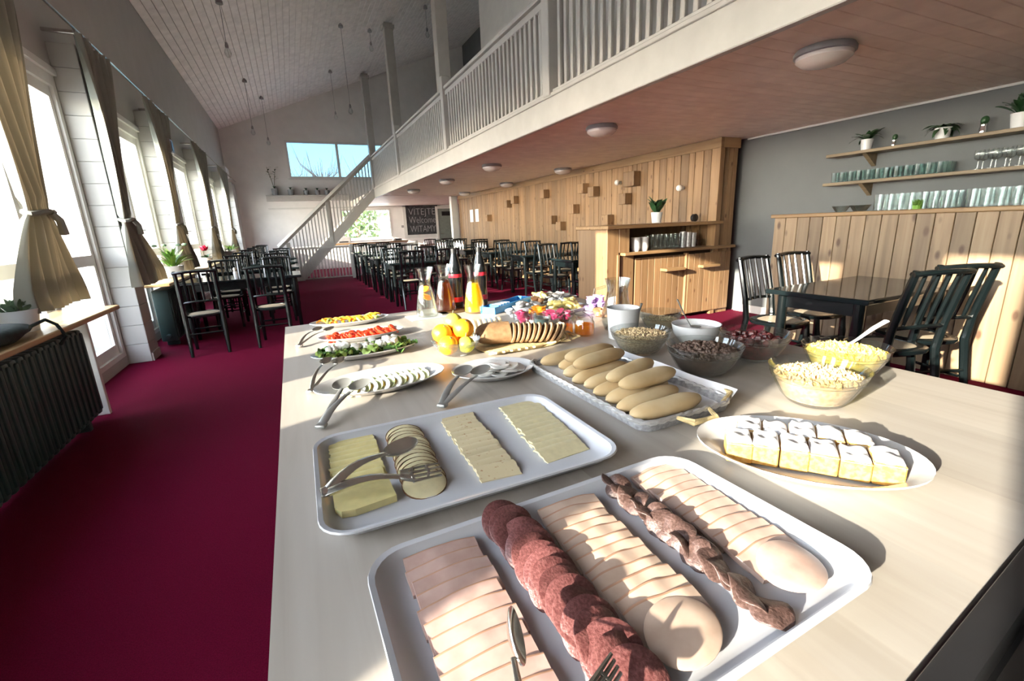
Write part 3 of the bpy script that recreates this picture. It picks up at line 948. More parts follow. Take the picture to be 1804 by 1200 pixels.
ac = thing('air_conditioner', 'small white air conditioner high on the far window wall', 'air conditioner', (XL + .002, 18.4, 3.2))
MB().rbox(0, .2, -.45, .45, 0, .3, .03, 2).build('body', M['paint_white'], ac)
MB().rbox(.19, .215, -.4, .4, .03, .07, .004, 1).build('vent', M['black_plastic'], ac)
wl = thing('wall_speaker', 'small grey box speaker mounted beside the third curtain', 'speaker', (XP + .01, 8.85, 2.55))
MB().rbox(0, .13, -.1, .1, 0, .2, .01, 2).build('body', M['lamp_grey'], wl)
MB().rbox(.128, .137, -.06, .06, .03, .17, .004, 1).build('grille', M['black_plastic'], wl)

# ================================================================ chairs and tables
def chair_meshes():
    m = {}
    m['seat_ring'] = MB().rings([ell(.20, .195, .425, 28, p=2.6), ell(.205, .20, .435, 28, p=2.6), ell(.205, .20, .45, 28, p=2.6), ell(.19, .185, .458, 28, p=2.6), ell(.155, .15, .456, 28, p=2.6), ell(.15, .145, .44, 28, p=2.6)], True, True).mesh('chair_seat_ring', M['black'], True)
    m['seat'] = MB().rings([ell(.154, .149, .441, 24, p=2.6), ell(.15, .145, .452, 24, p=2.6), ell(.09, .09, .457, 24), ell(.01, .01, .458, 24)], True, True).mesh('chair_cane_seat', M['seat'], True)
    m['front_leg'] = MB().tube([(0, .0, .43), (0, .008, .33), (0, .012, .30), (0, .016, .15), (0, .03, 0)], [.022, .025, .028, .022, .017], 8).mesh('chair_front_leg', M['black'], True)
    m['rear_leg'] = MB().tube([(0, -.09, 0), (0, -.035, .25), (0, 0, .45), (0, -.022, .62), (0, -.065, .80), (0, -.105, .955)], [.018, .023, .025, .023, .022, .019], 8).mesh('chair_rear_leg', M['black'], True)
    def bow(z, y, r, sag, w=.178, n=9):
        return [(-w + 2 * w * k / (n - 1), y - sag * (1 - (2 * k / (n - 1) - 1) ** 2), z + .012 * (1 - (2 * k / (n - 1) - 1) ** 2)) for k in range(n)]
    b = MB()
    b.tube(bow(.935, -.098, 0, .035, .195), .027, 8, True, .62)
    m['top_rail'] = b.mesh('chair_top_rail', M['black'], True)
    m['mid_rail'] = MB().tube(bow(.60, -.018, 0, .03), .013, 6).mesh('chair_mid_rail', M['black'], True)
    m['spindle'] = MB().tube([(0, 0, .60), (0, -.024, .70), (0, -.055, .82), (0, -.085, .935)], [.010, .013, .013, .010], 6).mesh('chair_spindle', M['black'], True)
    m['stretcher'] = MB().tube([(-.165, 0, 0), (0, 0, 0), (.165, 0, 0)], [.009, .012, .009], 6).mesh('chair_stretcher', M['black'], True)
    m['side_stretcher'] = MB().tube([(0, -.19, 0), (0, 0, 0), (0, .17, 0)], [.009, .012, .009], 6).mesh('chair_side_stretcher', M['black'], True)
    return m
CM = chair_meshes()
def make_chair(label, loc, rz, group=None):
    t = thing('dining_chair', label, 'chair', loc, rz, group)
    inst('seat_frame', CM['seat_ring'], t)
    inst('seat', CM['seat'], t)
    for s in (-1, 1):
        inst('leg', CM['front_leg'], t, (s * .155, .14, 0))
        inst('leg', CM['rear_leg'], t, (s * .178, -.17, 0))
        inst('stretcher', CM['side_stretcher'], t, (s * .166, .0, .20), (0, 0, 0))
    inst('top_rail', CM['top_rail'], t, (0, -.17, 0))
    inst('back_rail', CM['mid_rail'], t, (0, -.17, 0))
    for k in (-1.5, -.5, .5, 1.5):
        inst('spindle', CM['spindle'], t, (k * .075, -.17 - .03 * (1 - (k / 2.4) ** 2), 0))
    inst('stretcher', CM['stretcher'], t, (0, .145, .25))
    inst('stretcher', CM['stretcher'], t, (0, -.215, .25))
    return t
def far_chair_meshes():
    m = {}
    b = MB()
    b.rings([ell(.205, .20, .43, 14, p=2.6), ell(.205, .20, .455, 14, p=2.6)])
    m['seat'] = b.mesh('far_chair_seat', M['black'])
    b = MB()
    b.tube([(-.19, -.27, .935), (0, -.30, .945), (.19, -.27, .935)], .018, 5)
    b.tube([(-.178, -.19, .60), (.178, -.19, .60)], .012, 4)
    for k in (-1.5, -.5, .5, 1.5):
        b.tube([(k * .075, -.195, .60), (k * .075, -.285, .94)], .008, 4)
    m['back'] = b.mesh('far_chair_back', M['black'])
    m['front_leg'] = MB().tube([(0, 0, .43), (0, .03, 0)], [.02, .014], 5).mesh('far_chair_front_leg', M['black'])
    m['rear_leg'] = MB().tube([(0, -.09, 0), (0, 0, .45), (0, -.105, .955)], [.015, .02, .014], 5).mesh('far_chair_rear_leg', M['black'])
    m['pad'] = MB().rings([ell(.15, .15, .455, 12), ell(.14, .14, .462, 12)]).mesh('far_chair_pad', M['seat'])
    return m
FM = far_chair_meshes()
def make_far_chair(label, loc, rz, group):
    t = thing('dining_chair', label, 'chair', loc, rz, group)
    inst('seat', FM['seat'], t)
    inst('seat_panel', FM['pad'], t)
    inst('backrest', FM['back'], t)
    for s in (-1, 1):
        inst('leg', FM['front_leg'], t, (s * .155, .14, 0))
        inst('leg', FM['rear_leg'], t, (s * .178, -.17, 0))
    return t

def make_table(label, x0, x1, y0, y1, z=.75, group=None, detail=True):
    t = thing('dining_table', label, 'table', ((x0 + x1) / 2, (y0 + y1) / 2, 0), 0, group)
    hx, hy = (x1 - x0) / 2, (y1 - y0) / 2
    MB().rbox(-hx, hx, -hy, hy, z - .035, z, .008, 2).build('tabletop', M['table_gloss'], t)
    ap = MB()
    a = .09
    ap.box(-hx + a, hx - a, -hy + a - .012, -hy + a + .012, z - .13, z - .035); ap.box(-hx + a, hx - a, hy - a - .012, hy - a + .012, z - .13, z - .035)
    ap.box(-hx + a - .012, -hx + a + .012, -hy + a, hy - a, z - .13, z - .035); ap.box(hx - a - .012, hx - a + .012, -hy + a, hy - a, z - .13, z - .035)
    ap.build('apron', M['black'], t)
    prof = [(.0, 0), (.02, 0), (.024, .04), (.026, .30), (.034, .36), (.028, .40), (.036, .44), (.036, z - .13), (.036, z - .035), (0, z - .035)]
    lg = MB().lathe(prof, 10 if detail else 6).mesh('table_leg', M['black'], True)
    for sx in (-1, 1):
        for sy in (-1, 1):
            inst('leg', lg, t, (sx * (hx - a), sy * (hy - a), 0))
    return t

ORD = ['nearest', 'second', 'third', 'fourth', 'fifth', 'sixth', 'seventh', 'eighth']
# --- left row: tables end-on to the window wall
ly = [6.85, 8.5, 10.15, 11.8, 13.5, 15.2, 16.9]
for i, y in enumerate(ly):
    make_table('dark lacquered table on the window side, %s from the buffet' % ORD[i], -1.34, .06 if i < 4 else -.40, y, y + .78, .75, None, i < 2)
    g = 'chairs round the %s window-side table' % ORD[i]
    if i == 0:
        make_chair('dark spindle-back chair at the near window table, by the radiator', (-1.02, 6.20, 0), .10)
        make_chair('dark spindle-back chair at the near window table, on the aisle side', (-.32, 6.22, 0), -.04)
        for x in (-.95, -.25):
            make_chair('dark spindle-back chair facing us across the near window table, %s' % ('window end' if x < -.5 else 'aisle end'), (x, 7.74, 0), pi, g)
    else:
        mk = make_chair if i == 1 else make_far_chair
        for x in ((-.95, -.28) if i < 4 else (-.92,)):
            sd = 'window end' if x < -.5 else 'aisle end'
            mk('dark spindle-back chair on the near side of the %s window-side table, %s' % (ORD[i], sd), (x + rnd.uniform(-.03, .03), y - .08, 0), rnd.uniform(-.06, .06), g)
            mk('dark spindle-back chair on the far side of the %s window-side table, %s' % (ORD[i], sd), (x + rnd.uniform(-.03, .03), y + .86, 0), pi + rnd.uniform(-.06, .06), g)
# --- middle row
my = [7.75, 9.35, 10.95, 12.45]
for i, y in enumerate(my):
    make_table('dark table in the middle row, %s from the buffet' % ORD[i], 1.42, 2.82, y, y + .75, .75, None, i < 2)
    g = 'chairs round the %s middle-row table' % ORD[i]
    mk = make_chair if i == 0 else make_far_chair
    for x in (1.72, 2.35):
        for (yy, rz) in ((y - .08, 0), (y + .82, pi)):
            mk('dark spindle-back chair at the %s middle-row table, %s side, %s seat' % (ORD[i], 'far' if rz else 'near', 'aisle' if x < 2 else 'inner'), (x + rnd.uniform(-.04, .04), yy, 0), rz + rnd.uniform(-.08, .08), g)
# --- right row under the gallery, along the boarded wall
ry = [5.75, 7.35, 8.95, 10.5, 12.0, 13.4]
for i, y in enumerate(ry):
    make_table('dark table along the board wall, %s from the cabinet' % ORD[i], 3.72, 5.0, y, y + .72, .75, None, i < 3)
    g = 'chairs round the %s board-wall table' % ORD[i]
    mk = make_chair if i < 2 else make_far_chair
    for x in (3.98, 4.55):
        for (yy, rz) in ((y - .08, 0), (y + .80, pi)):
            mk('dark spindle-back chair at the %s board-wall table, %s side, %s seat' % (ORD[i], 'far' if rz else 'near', 'aisle' if x < 4.2 else 'wall'), (x + rnd.uniform(-.05, .05), yy, 0), rz + rnd.uniform(-.08, .08), g)
# --- small table by the pine counter
make_table('dark lacquered table against the pine counter on the right', 3.20, 4.40, 1.56, 2.26)
make_chair('spindle-back chair nearer the buffet of the two before the counter table', (3.40, 1.53, 0), -.30)
make_chair('spindle-back chair closest to the sunlit counter boards', (3.82, 1.55, 0), -.42)
make_chair('sunlit chair on the far side of the counter table, nearer the aisle', (3.55, 2.36, 0), pi + .05)
make_chair('sunlit chair on the far side of the counter table, next to the counter', (4.06, 2.38, 0), pi - .1)

# ================================================================ pine counter with shelf wall
cn = thing('pine_counter', 'chest-high counter faced with knotty pine boards', 'counter', (4.56, 0, 0))
MB().box(.04, .5, YN + .02, 3.19, 0, 1.25).build('carcass', M['dark_groove'], cn)
y = 3.19
while y > -1.2:
    MB().rbox(0, .04, y - .1165, y, 0.0, 1.255, .003, 1).build('plank', M['pine_pale'], cn)
    y -= .121
k = .04
while k < .5:
    MB().rbox(k + .001, min(k + .118, .5), 3.19, 3.21, 0, 1.255, .003, 1).build('plank', M['pine_pale'], cn)
    k += .12
MB().rbox(-.03, .52, YN + .02, 3.22, 1.255, 1.29, .006, 1).build('top_board', M['pine_y'], cn)

def wall_shelf(z, label):
    t = thing('wall_shelf', label, 'shelf', (XR, 0, z))
    MB().rbox(-.24, -.002, YN + .02, 3.2, -.03, 0, .004, 1).build('board', M['shelf_wood'], t)
    br = MB().add([(-.2, -.02, -.03), (-.002, -.02, -.03), (-.002, -.02, -.15), (-.2, .02, -.03), (-.002, .02, -.03), (-.002, .02, -.15)], [(0, 1, 2), (5, 4, 3), (0, 3, 4, 1), (1, 4, 5, 2), (2, 5, 3, 0)]).mesh('shelf_bracket', M['shelf_wood'])
    for y in (2.85, 1.5, .2, -1.2):
        inst('bracket', br, t, (0, y, 0))
wall_shelf(1.885, 'upper brown shelf holding potted plants')
wall_shelf(1.595, 'lower brown shelf holding rows of drinking glasses')

def glass_mesh(name, r, h, mat, stem=False):
    b = MB()
    if stem:
        b.lathe([(0, 0), (r * .8, 0), (r * .8, .004), (.006, .008), (.005, h * .45), (r * .75, h * .55), (r, h * .8), (r * .85, h)], 14)
    else:
        b.lathe([(0, 0), (r * .82, 0), (r, h), (r - .002, h), (r * .80, .008), (0, .008)], 14)
    return b.mesh(name, mat, True)
GT = glass_mesh('tumbler', .036, .10, M['glass_green'])
GW = glass_mesh('stem_glass', .036, .155, M['glass'], True)
GL = glass_mesh('tall_glass', .034, .135, M['glass'])
def glasses(me, xs, ys, z, label, group, name='drinking_glass', cat='glass'):
    for y in ys:
        for x in xs:
            o = inst(name, me, None, (x + rnd.uniform(-.004, .004), y + rnd.uniform(-.004, .004), z))
            tag(o, label, cat, group)
glasses(GT, (5.34, 5.42, 5.50), [3.10 - .082 * k for k in range(12)], 1.5955, 'greenish tumbler in the dense rows on the lower shelf', 'tumblers at the far end of the lower shelf')
glasses(GW, (5.34, 5.43), [1.96 - .085 * k for k in range(10)], 1.5955, 'stemmed glass at the near end of the lower shelf', 'stemmed glasses on the lower shelf')
glasses(GL, (4.70, 4.80, 4.90), [2.34 - .078 * k for k in range(7)], 1.2905, 'clear glass in the middle rows on the pine counter', 'glasses in the middle of the pine counter')
glasses(GL, (4.72, 4.82, 4.92), [1.73 - .082 * k for k in range(6)], 1.2905, 'clear glass in the near rows on the pine counter', 'glasses at the near end of the pine counter')
gb = MB().lathe([(0, 0), (.04, 0), (.075, .055), (.073, .055), (.038, .005), (0, .005)], 18).mesh('small_glass_bowl', M['glass_green'], True)
for (x, y) in ((4.72, 2.65), (4.82, 2.55), (4.72, 2.48)):
    tag(inst('glass_bowl', gb, None, (x, y, 1.2905)), 'small green-tinted bowl at the far end of the counter top', 'bowl', 'small glass bowls on the counter')
gp = thing('grass_pot', 'tuft of bright green grass in front of the counter glasses', 'plant', (4.63, 2.02, 1.2905))
MB().lathe([(0, 0), (.028, 0), (.032, .03), (0, .03)], 12).build('pot', M['leaf_bright'], gp)
b = MB()
for k in range(70):
    a, r, h = rnd.uniform(0, 6.28), rnd.uniform(0, .03), rnd.uniform(.03, .05)
    b.tube([(cos(a) * r, sin(a) * r, .028), (cos(a) * r * 1.5, sin(a) * r * 1.5, .03 + h)], [.003, .001], 3)
g = b.build('blades', M['leaf_bright'], gp)
g['kind'] = 'stuff'

# ================================================================ plants
def leaf_mesh(name, L, W, droop, mat, fold=.25):
    def fn(u, v):
        s = u
        wd = W * sin(pi * min(1, s * .96 + .04)) ** .8 * (v - .5) * 2
        x = L * s * (1 - .15 * droop * s)
        z = L * (.55 * s - droop * s * s) - abs(v - .5) * -fold * W
        return (x, wd, z)
    return MB().sheet(fn, 7, 2).mesh(name, mat, 'full')
LF = {'broad': leaf_mesh('broad_leaf', .19, .036, .35, M['leaf']), 'droop': leaf_mesh('drooping_leaf', .17, .030, .9, M['leaf']), 'blade': leaf_mesh('bright_blade', .22, .016, .45, M['leaf_bright']), 'small': leaf_mesh('succulent_leaf', .055, .016, .15, M['leaf_grey']), 'petal': leaf_mesh('petal', .05, .022, -.1, M['petal_red']), 'far': leaf_mesh('orchid_leaf', .2, .035, .6, M['leaf'])}
def plant(label, loc, r, h, leaves, n, size=1.0, pot='pot_white', tilt=(0.2, .9), extra=None, name='potted_plant', cat='plant', rim_leaf=True):
    t = thing(name, label, cat, loc)
    MB().lathe([(0, 0), (r * .78, 0), (r * .98, h * .92), (r, h), (r * .9, h), (r * .86, h * .9), (0, h * .9)], 22).build('pot', M[pot], t, True)
    MB().lathe([(r * .86, 0), (r * .5, .006), (0, .008)], 14, (0, 0, h * .9)).build('soil', M['soil'], t)
    for k in range(n):
        a = k * 2.399 + rnd.uniform(-.3, .3)
        q = rnd.random()
        rr = r * .55 * q
        s = size * rnd.uniform(.7, 1.1)
        lf = leaves[k % len(leaves)]
        inst('leaf', LF[lf], t, (cos(a) * rr, sin(a) * rr, h * .92), (rnd.uniform(-.3, .3), -rnd.uniform(*tilt), a), s)
    if extra:
        extra(t)
    return t
plant('white pot of greyish succulents on the near window shelf', (-1.575, 3.76, .78), .105, .135, ['small'], 46, 1.35, 'pot_white', (.1, 1.1))
def _stalks(t):
    for k in range(4):
        a = k * 1.7 + .4
        b = MB().tube([(0, 0, .14), (cos(a) * .06, sin(a) * .06, .32), (cos(a) * .16, sin(a) * .16, .42)], [.004, .003, .002], 5)
        b.ball((cos(a) * .18, sin(a) * .18, .43), .035, .016, .02, 8, 5)
        b.build('flower_stalk', M['leaf_grey'], t, True)
plant('bright green leafy plant in a white pot on the second shelf', (-1.52, 7.75, .78), .12, .15, ['blade'], 60, 1.25, 'pot_white', (.2, 1.3), _stalks)
def _reds(t):
    for k in range(26):
        a = k * 2.4
        inst('petal', LF['petal'], t, (cos(a) * .05 * rnd.random(), sin(a) * .05 * rnd.random(), .26 + .04 * rnd.random()), (rnd.uniform(-.5, .5), -rnd.uniform(.2, 1.3), a), 1.3)
plant('red flowering plant in a white pot on the third shelf', (-1.52, 10.5, .78), .11, .14, ['far'], 12, .8, 'pot_white', (.1, .6), _reds)
plant('low green plant in a white pot far along the window shelves', (-1.42, 13.3, .78), .11, .16, ['blade'], 26, .62)
plant('wispy green plant in the farthest white sill pot', (-1.50, 14.6, .78), .12, .16, ['blade'], 24, 1.0)

plant('leafy plant in a white pot standing on the pine cabinet', (4.38, 4.72, 1.245), .075, .135, ['broad'], 16, 1.15, 'pot_white', (.25, 1.15))
plant('dark star-leaved plant in a white pot, far end of the upper shelf', (5.36, 2.85, 1.8855), .052, .10, ['broad', 'droop'], 16, .80, 'pot_white', (0, .9))
plant('trailing plant in a white pot, middle of the upper shelf', (5.37, 2.25, 1.8855), .06, .095, ['droop'], 26, .80, 'pot_white', (-.5, .5))
plant('big dark plant in a white pot at the near end of the upper shelf', (5.36, 1.75, 1.8855), .075, .11, ['broad'], 34, .85, 'pot_white', (.2, 1.3))
def figurine(label, loc, s):
    t = thing('figurine', label, 'ornament', loc)
    MB().lathe([(0, 0), (.026 * s, 0), (.03 * s, .03 * s), (.024 * s, .055 * s), (.027 * s, .075 * s), (0, .075 * s)], 12).build('silver_base', M['chrome'], t, True)
    MB().ball((0, 0, .105 * s), .028 * s, .028 * s, .036 * s, 10, 8).build('dark_top', M['leaf'], t, True)
figurine('small dark and silver ornament beside the star-leaved plant', (5.40, 2.63, 1.8855), .8)
figurine('larger dark and silver ornament nearer on the upper shelf', (5.40, 1.99, 1.8855), 1.0)

# ================================================================ pine cabinet with a serving niche
cb = thing('pine_cabinet', 'pine cabinet with a lit serving niche and plank doors', 'cabinet', (3.32, 4.37, 0))
D = .60
MB().rbox(-.04, 1.83, -.06, D, 1.20, 1.24, .006, 1).build('top_board', M['pine_x'], cb)
post = MB()
post.rbox(0, .17, 0, .035, 0, 1.20, .004, 1); post.rbox(0, .035, .035, D, 0, 1.2, .004, 1)
post.build('side_post', M['pine'], cb)
MB().rbox(.14, .175, -.02, .0, 0, .9, .004, 1).build('edge_batten', M['pine'], cb)
MB().rbox(1.79, 2.05, 0, .04, .90, 1.24, .004, 1).build('side_post', M['pine'], cb)
MB().rbox(.20, 2.07, -.08, D, .885, .92, .006, 1).build('niche_shelf', M['pine_x'], cb)
MB().rbox(.33, .36, .13, D, .92, 1.20, .004, 1).build('niche_cheek', M['pine'], cb)
MB().rbox(.175, .33, .0, .03, .92, 1.20, .004, 1).build('niche_cheek', M['pine'], cb)
MB().box(.20, 1.74, D - .02, D, .92, 1.20).build('niche_back', M['pine'], cb)
MB().box(.20, 2.05, .05, D, 0.02, .885).build('carcass', M['dark_groove'], cb)
MB().rbox(.20, .40, .0, .04, 0.0, .885, .004, 1).build('front_panel', M['pine'], cb)
def door(x0, x1, y, z0, z1):
    n = max(4, int((x1 - x0) / .095))
    d = MB().box(x0 + .01, x1 - .01, y + .02, y + .035, z0 + .02, z1 - .02).build('door', M['dark_groove'], cb)
    for k in range(n):
        a, b2 = x0 + (x1 - x0) * k / n, x0 + (x1 - x0) * (k + 1) / n
        MB().rbox(a + .003, b2 - .003, y, y + .022, z0, z1, .003, 1).build('plank', M['pine'], d)
    return d
d1 = door(.42, 1.24, .0, .08, .84)
d2 = door(1.27, 2.04, -.035, .06, .84)
for d, x in ((d1, .98), (d2, 1.60)):
    MB().rbox(x - .16, x + .16, -.12, -.03 if d is d2 else .0, .655, .69, .006, 1).build('handle', M['pine_x'], d)
MB().rbox(1.235, 1.272, -.03, .03, .05, .86, .004, 1).build('door_post', M['pine'], cb)
ck = thing('black_clock', 'little round black gadget on the cabinet top by the wall', 'clock', (4.95, 4.62, 1.24))
MB().lathe([(0, -.028), (.045, -.028), (.05, -.015), (.05, .02), (.04, .028), (0, .028)], 18).xform(Matrix.Translation((0, 0, .0505)) @ Matrix.Rotation(pi / 2, 4, 'X')).build('case', M['black_plastic'], ck, True)
# niche things: stacked white bowls, rows of glasses, small grey bowls
cup = MB().lathe([(0, 0), (.045, 0), (.062, .055), (.060, .055), (.043, .004), (0, .004)], 18).mesh('stack_cup', M['china'], True)
for (x, n) in ((3.80, 6), (3.93, 6)):
    for k in range(n):
        tag(inst('white_bowl', cup, None, (x, 4.44, .9205 + k * .022)), 'white bowl in the two stacks at the left of the cabinet niche', 'bowl', 'stacked white bowls in the niche')
for k in range(7):
    for j in range(2):
        tag(inst('drinking_glass', GL, None, (4.09 + k * .075, 4.47 + j * .09, .9205), sc=(.95, .95, 1.35)), 'tall glass in the row inside the cabinet niche', 'glass', 'glasses in the niche')
for k in range(3):
    tag(inst('mug', glass_mesh('steel_mug', .042, .20 - .01 * k, M['silver']), None, (4.64 + k * .09, 4.50, .9205)), 'shiny tall steel beaker right of the niche glasses', 'beaker', 'steel beakers in the niche')
tag(inst('glass_bowl', gb, None, (4.93, 4.50, .9205), sc=(1, 1, 1.6)), 'lone greyish glass bowl at the right end of the niche', 'bowl')

# wall blocks on the boarded wall
blk = MB()
blk.rbox(-.14, 0, -.085, .085, -.085, .085, .006, 1)
bl_me = blk.mesh('wall_block', M['pine'])
for k, (y, z) in enumerate([(5.97, 1.92), (6.12, 1.63), (6.99, 1.81), (7.31, 1.89), (7.63, 1.54), (8.76, 1.9), (8.45, 1.36), (8.11, 1.23), (10.2, 1.87), (10.6, 1.80), (6.57, 1.31), (11.9, 1.5)]):
    o = inst('wall_block', bl_me, None, (XW - .006, y, z), sc=(1, 1.5 if k == 0 else 1, 1.3 if k == 0 else 1))
    if k == 0:
        tag(o, 'largest square pine block fixed high on the board wall, next to a bulb', 'block')
    else:
        tag(o, 'small square pine block fixed on the board wall', 'block', 'pine blocks on the board wall')
for (y, z, lab) in ((6.32, 1.90, 'round white bulb on the board wall beside the large block'), (4.95, 1.70, 'small white bulb on the board wall above the cabinet plant')):
    t = thing('wall_bulb', lab, 'lamp', (XW - .005, y, z))
    MB().tube([(0, 0, 0), (-.05, 0, 0)], .022, 10).build('socket', M['paint_white'], t, True)
    MB().ball((-.085, 0, 0), .042, .042, .042, 14, 10).build('bulb', M['bulb'], t, True)
for k, y in enumerate((12.9, 13.35)):
    tag(MB().box(XW - .014, XW - .008, y - .13, y + .13, 1.42, 1.78).build('notice', M['paper']), 'white paper notice pinned on the far end of the board wall' , 'notice', 'paper notices on the board wall')

# ================================================================ ceiling lamps, pendant bulbs
lamp_y = [(3.09, 1.95), (3.10, 4.20), (3.13, 7.20), (4.70, 7.54), (3.10, 9.50), (4.79, 10.2), (3.0, 11.95), (4.75, 13.0)]
lamp_lab = ['big round opal ceiling lamp above the counter table', 'round opal ceiling lamp in front of the cabinet', 'round ceiling lamp under the gallery, third along its edge', 'ceiling lamp close to the board wall, near the large block', 'ceiling lamp fourth along the gallery edge', 'ceiling lamp by the board wall farther back', 'far ceiling lamp at the gallery edge', 'last ceiling lamp near the paper notices']
for (x, y), lab in zip(lamp_y, lamp_lab):
    t = thing('ceiling_lamp', lab, 'lamp', (x, y, CZ))
    MB().lathe([(0, 0), (.155, 0), (.165, -.015), (.165, -.035), (.15, -.04), (0, -.04)], 28).build('rim', M['lamp_grey'], t, True)
    MB().lathe([(.152, -.038), (.15, -.06), (.12, -.085), (.06, -.10), (0, -.103)], 28).build('opal_shade', M['opal'], t, True)
pend = [(-.52, 15.4, 4.1, 'bare bulb hanging low near the window wall'), (-.55, 10.6, 4.57, 'bare bulb hanging nearest the camera on the window side'), (1.93, 17.2, 5.0, 'bare bulb hanging left of the gable window column'), (1.9, 13.5, 4.37, 'bare bulb on a long cord in front of the gable wall'), (2.8, 14.5, 6.25, 'bare bulb close under the roof left of the column'), (4.3, 14.0, 6.6, 'bare bulb over the dark landing'), (-.2, 17.6, 4.2, 'bare bulb farthest along the window side')]
for (x, y, z, lab) in pend:
    zt = roof(x) + .025
    t = thing('pendant_bulb', lab, 'lamp', (x, y, z))
    MB().lathe([(0, 0), (.06, 0), (.055, .05), (.02, .09), (0, .09)], 12, (0, 0, zt - z - .10)).build('ceiling_rose', M['lamp_grey'], t, True)
    MB().tube([(0, 0, .14), (0, 0, zt - z - .02)], .006, 5).build('cord', M['lamp_grey'], t)
    MB().lathe([(0, .06), (.028, .06), (.03, .10), (.018, .15), (0, .15)], 10).build('socket', M['lamp_grey'], t, True)
    MB().lathe([(0, -.10), (.03, -.09), (.055, -.05), (.06, -.02), (.045, .03), (.026, .065), (0, .065)], 14).build('bulb', M['glass'], t, True)

# ================================================================ far end: counter, blackboard, pots
bar = thing('serving_bar', 'white-fronted serving bar beyond the stairs with a wooden top', 'bar', (0, 17.9, 0))
MB().rbox(.0, 4.05, 0, .5, 0, .80, .006, 1).build('front', M['counter_white'], bar)
MB().rbox(1.2, 4.1, -.05, .6, .82, .87, .006, 1).build('wooden_top', M['pine_x'], bar)
MB().rbox(-.02, 4.07, -.04, .55, .80, .82, .004, 1).build('white_top', M['paint_white'], bar)
sb = thing('low_sideboard', 'low pinkish sideboard under the blackboard', 'sideboard', (4.75, 18.6, 0))
MB().rbox(0, 1.5, 0, .4, 0, .62, .006, 1).build('body', M['counter_white'], sb)
MB().rbox(-.02, 1.52, -.02, .42, .62, .65, .006, 1).build('top', M['pine_x'], sb)
dome = MB().lathe([(0, .22), (.08, .21), (.15, .16), (.19, .06), (.2, 0), (0, 0)], 18).mesh('white_dome', M['china'], True)
for x in (5.1, 5.55):
    tag(inst('white_dome', dome, None, (x, 18.8, .651), sc=.9), 'white domed cover standing on the low sideboard', 'cover', 'white domes on the sideboard')
fe = thing('fire_extinguisher', 'dark red fire extinguisher right of the white domes', 'extinguisher', (6.15, 18.3, 0))
MB().lathe([(0, 0), (.085, 0), (.09, .03), (.09, .5), (.05, .58), (.03, .62), (0, .62)], 14).build('cylinder', M['maroon'], fe, True)
MB().tube([(-.05, 0, .66), (.09, 0, .68)], .018, 6).build('handle', M['black_plastic'], fe)
cbv = thing('chalkboard', 'framed blackboard with chalked multilingual greeting', 'blackboard', (5.285, YF - .012, 1.06))
MB().box(-.68, .68, -.02, .01, 0, 1.22).build('board', M['slate'], cbv)
fr = MB()
fr.box(-.70, -.68, -.035, .01, -.02, 1.24); fr.box(.68, .70, -.035, .01, -.02, 1.24); fr.box(-.68, .68, -.035, .01, -.02, 0); fr.box(-.68, .68, -.035, .01, 1.22, 1.24)
fr.build('frame', M['black_plastic'], cbv)
for txt, z, w, cap in (('VÍTEJTE', .80, 1.16, .30), ('Welcome', .46, 1.16, .30), ('WITAMY', .08, 1.12, .30)):
    cu = bpy.data.curves.new('chalk_text', 'FONT')
    cu.body = txt
    cu.size = .40
    cu.align_x = 'CENTER'
    cu.extrude = .002
    cu.offset = -.007
    cu.resolution_u = 3
    o = bpy.data.objects.new('lettering', cu)
    o.data.materials.append(M['chalk'])
    C.objects.link(o)
    o.parent = cbv
    o.location = (0, -.024, z)
    o.rotation_euler = (pi / 2, 0, 0)
    bpy.context.view_layer.update()
    s = w / max(.01, o.dimensions.x)
    o.scale = (s, 1, 1)
    dg = bpy.context.evaluated_depsgraph_get()
    tm = bpy.data.meshes.new_from_object(o.evaluated_get(dg))
    o2 = inst('lettering', tm, cbv, o.location, o.rotation_euler, (s, 1, 1))
    bpy.data.objects.remove(o)
    o2.name = 'lettering'
sw = tag(MB().rbox(4.35, 4.45, YF - .02, YF - .001, 1.35, 1.45, .004, 1).build('light_switch', M['lamp_grey']), 'small grey switch plate left of the blackboard', 'switch')
# pots on the ledge
def small_pot(label, x, h, r, group=None):
    t = thing('ledge_pot', label, 'pot', (x, YF - .15, 2.7105), 0, group)
    MB().lathe([(0, 0), (r * .8, 0), (r, h), (r * .85, h), (r * .8, h * .9), (0, h * .9)], 12).build('pot', M['pot_grey'], t, True)
    for k in range(6):
        inst('leaf', LF['far'], t, (0, 0, h * .9), (0, -1.0, k * 1.05), .75)
    return t
for x in (.80, 1.2, 1.55):
    small_pot('small dark grey pot in the row of three on the far ledge', x, .17, .10, 'three pots on the far ledge')
small_pot('pot with spiky leaves right of the orchid on the far ledge', .26, .2, .12)
oc = small_pot('tall spindly orchid in a dark pot at the left of the far ledge', -.28, .24, .12)
for k, (dx, hh) in enumerate(((-.15, 1.0), (.12, .9))):
    MB().tube([(0, 0, .22), (dx * .3, 0, .5), (dx, 0, hh)], [.012, .010, .006], 5).build('stalk', M['stem'], oc)
    for q in range(6):
        inst('flower', LF['far'], oc, (dx * (.5 + q * .08), 0, .55 + q * .08), (0, -.4, q * 1.3), .8)
# things on the bar
for (x, s) in ((1.75, 1.3), (3.75, .8)):
    t = thing('appliance_box', 'grey box-shaped appliance on the serving bar' if s > 1 else 'low grey tray at the right end of the serving bar', 'appliance', (x, 18.2, .8705))
    MB().rbox(-.2 * s, .2 * s, -.13, .13, 0, .18 * s if s > 1 else .08, .02, 2).build('body', M['lamp_grey'], t)
    MB().rbox(-.12 * s, .12 * s, -.14, -.128, .03, .07, .004, 1).build('front_panel', M['black_plastic'], t)
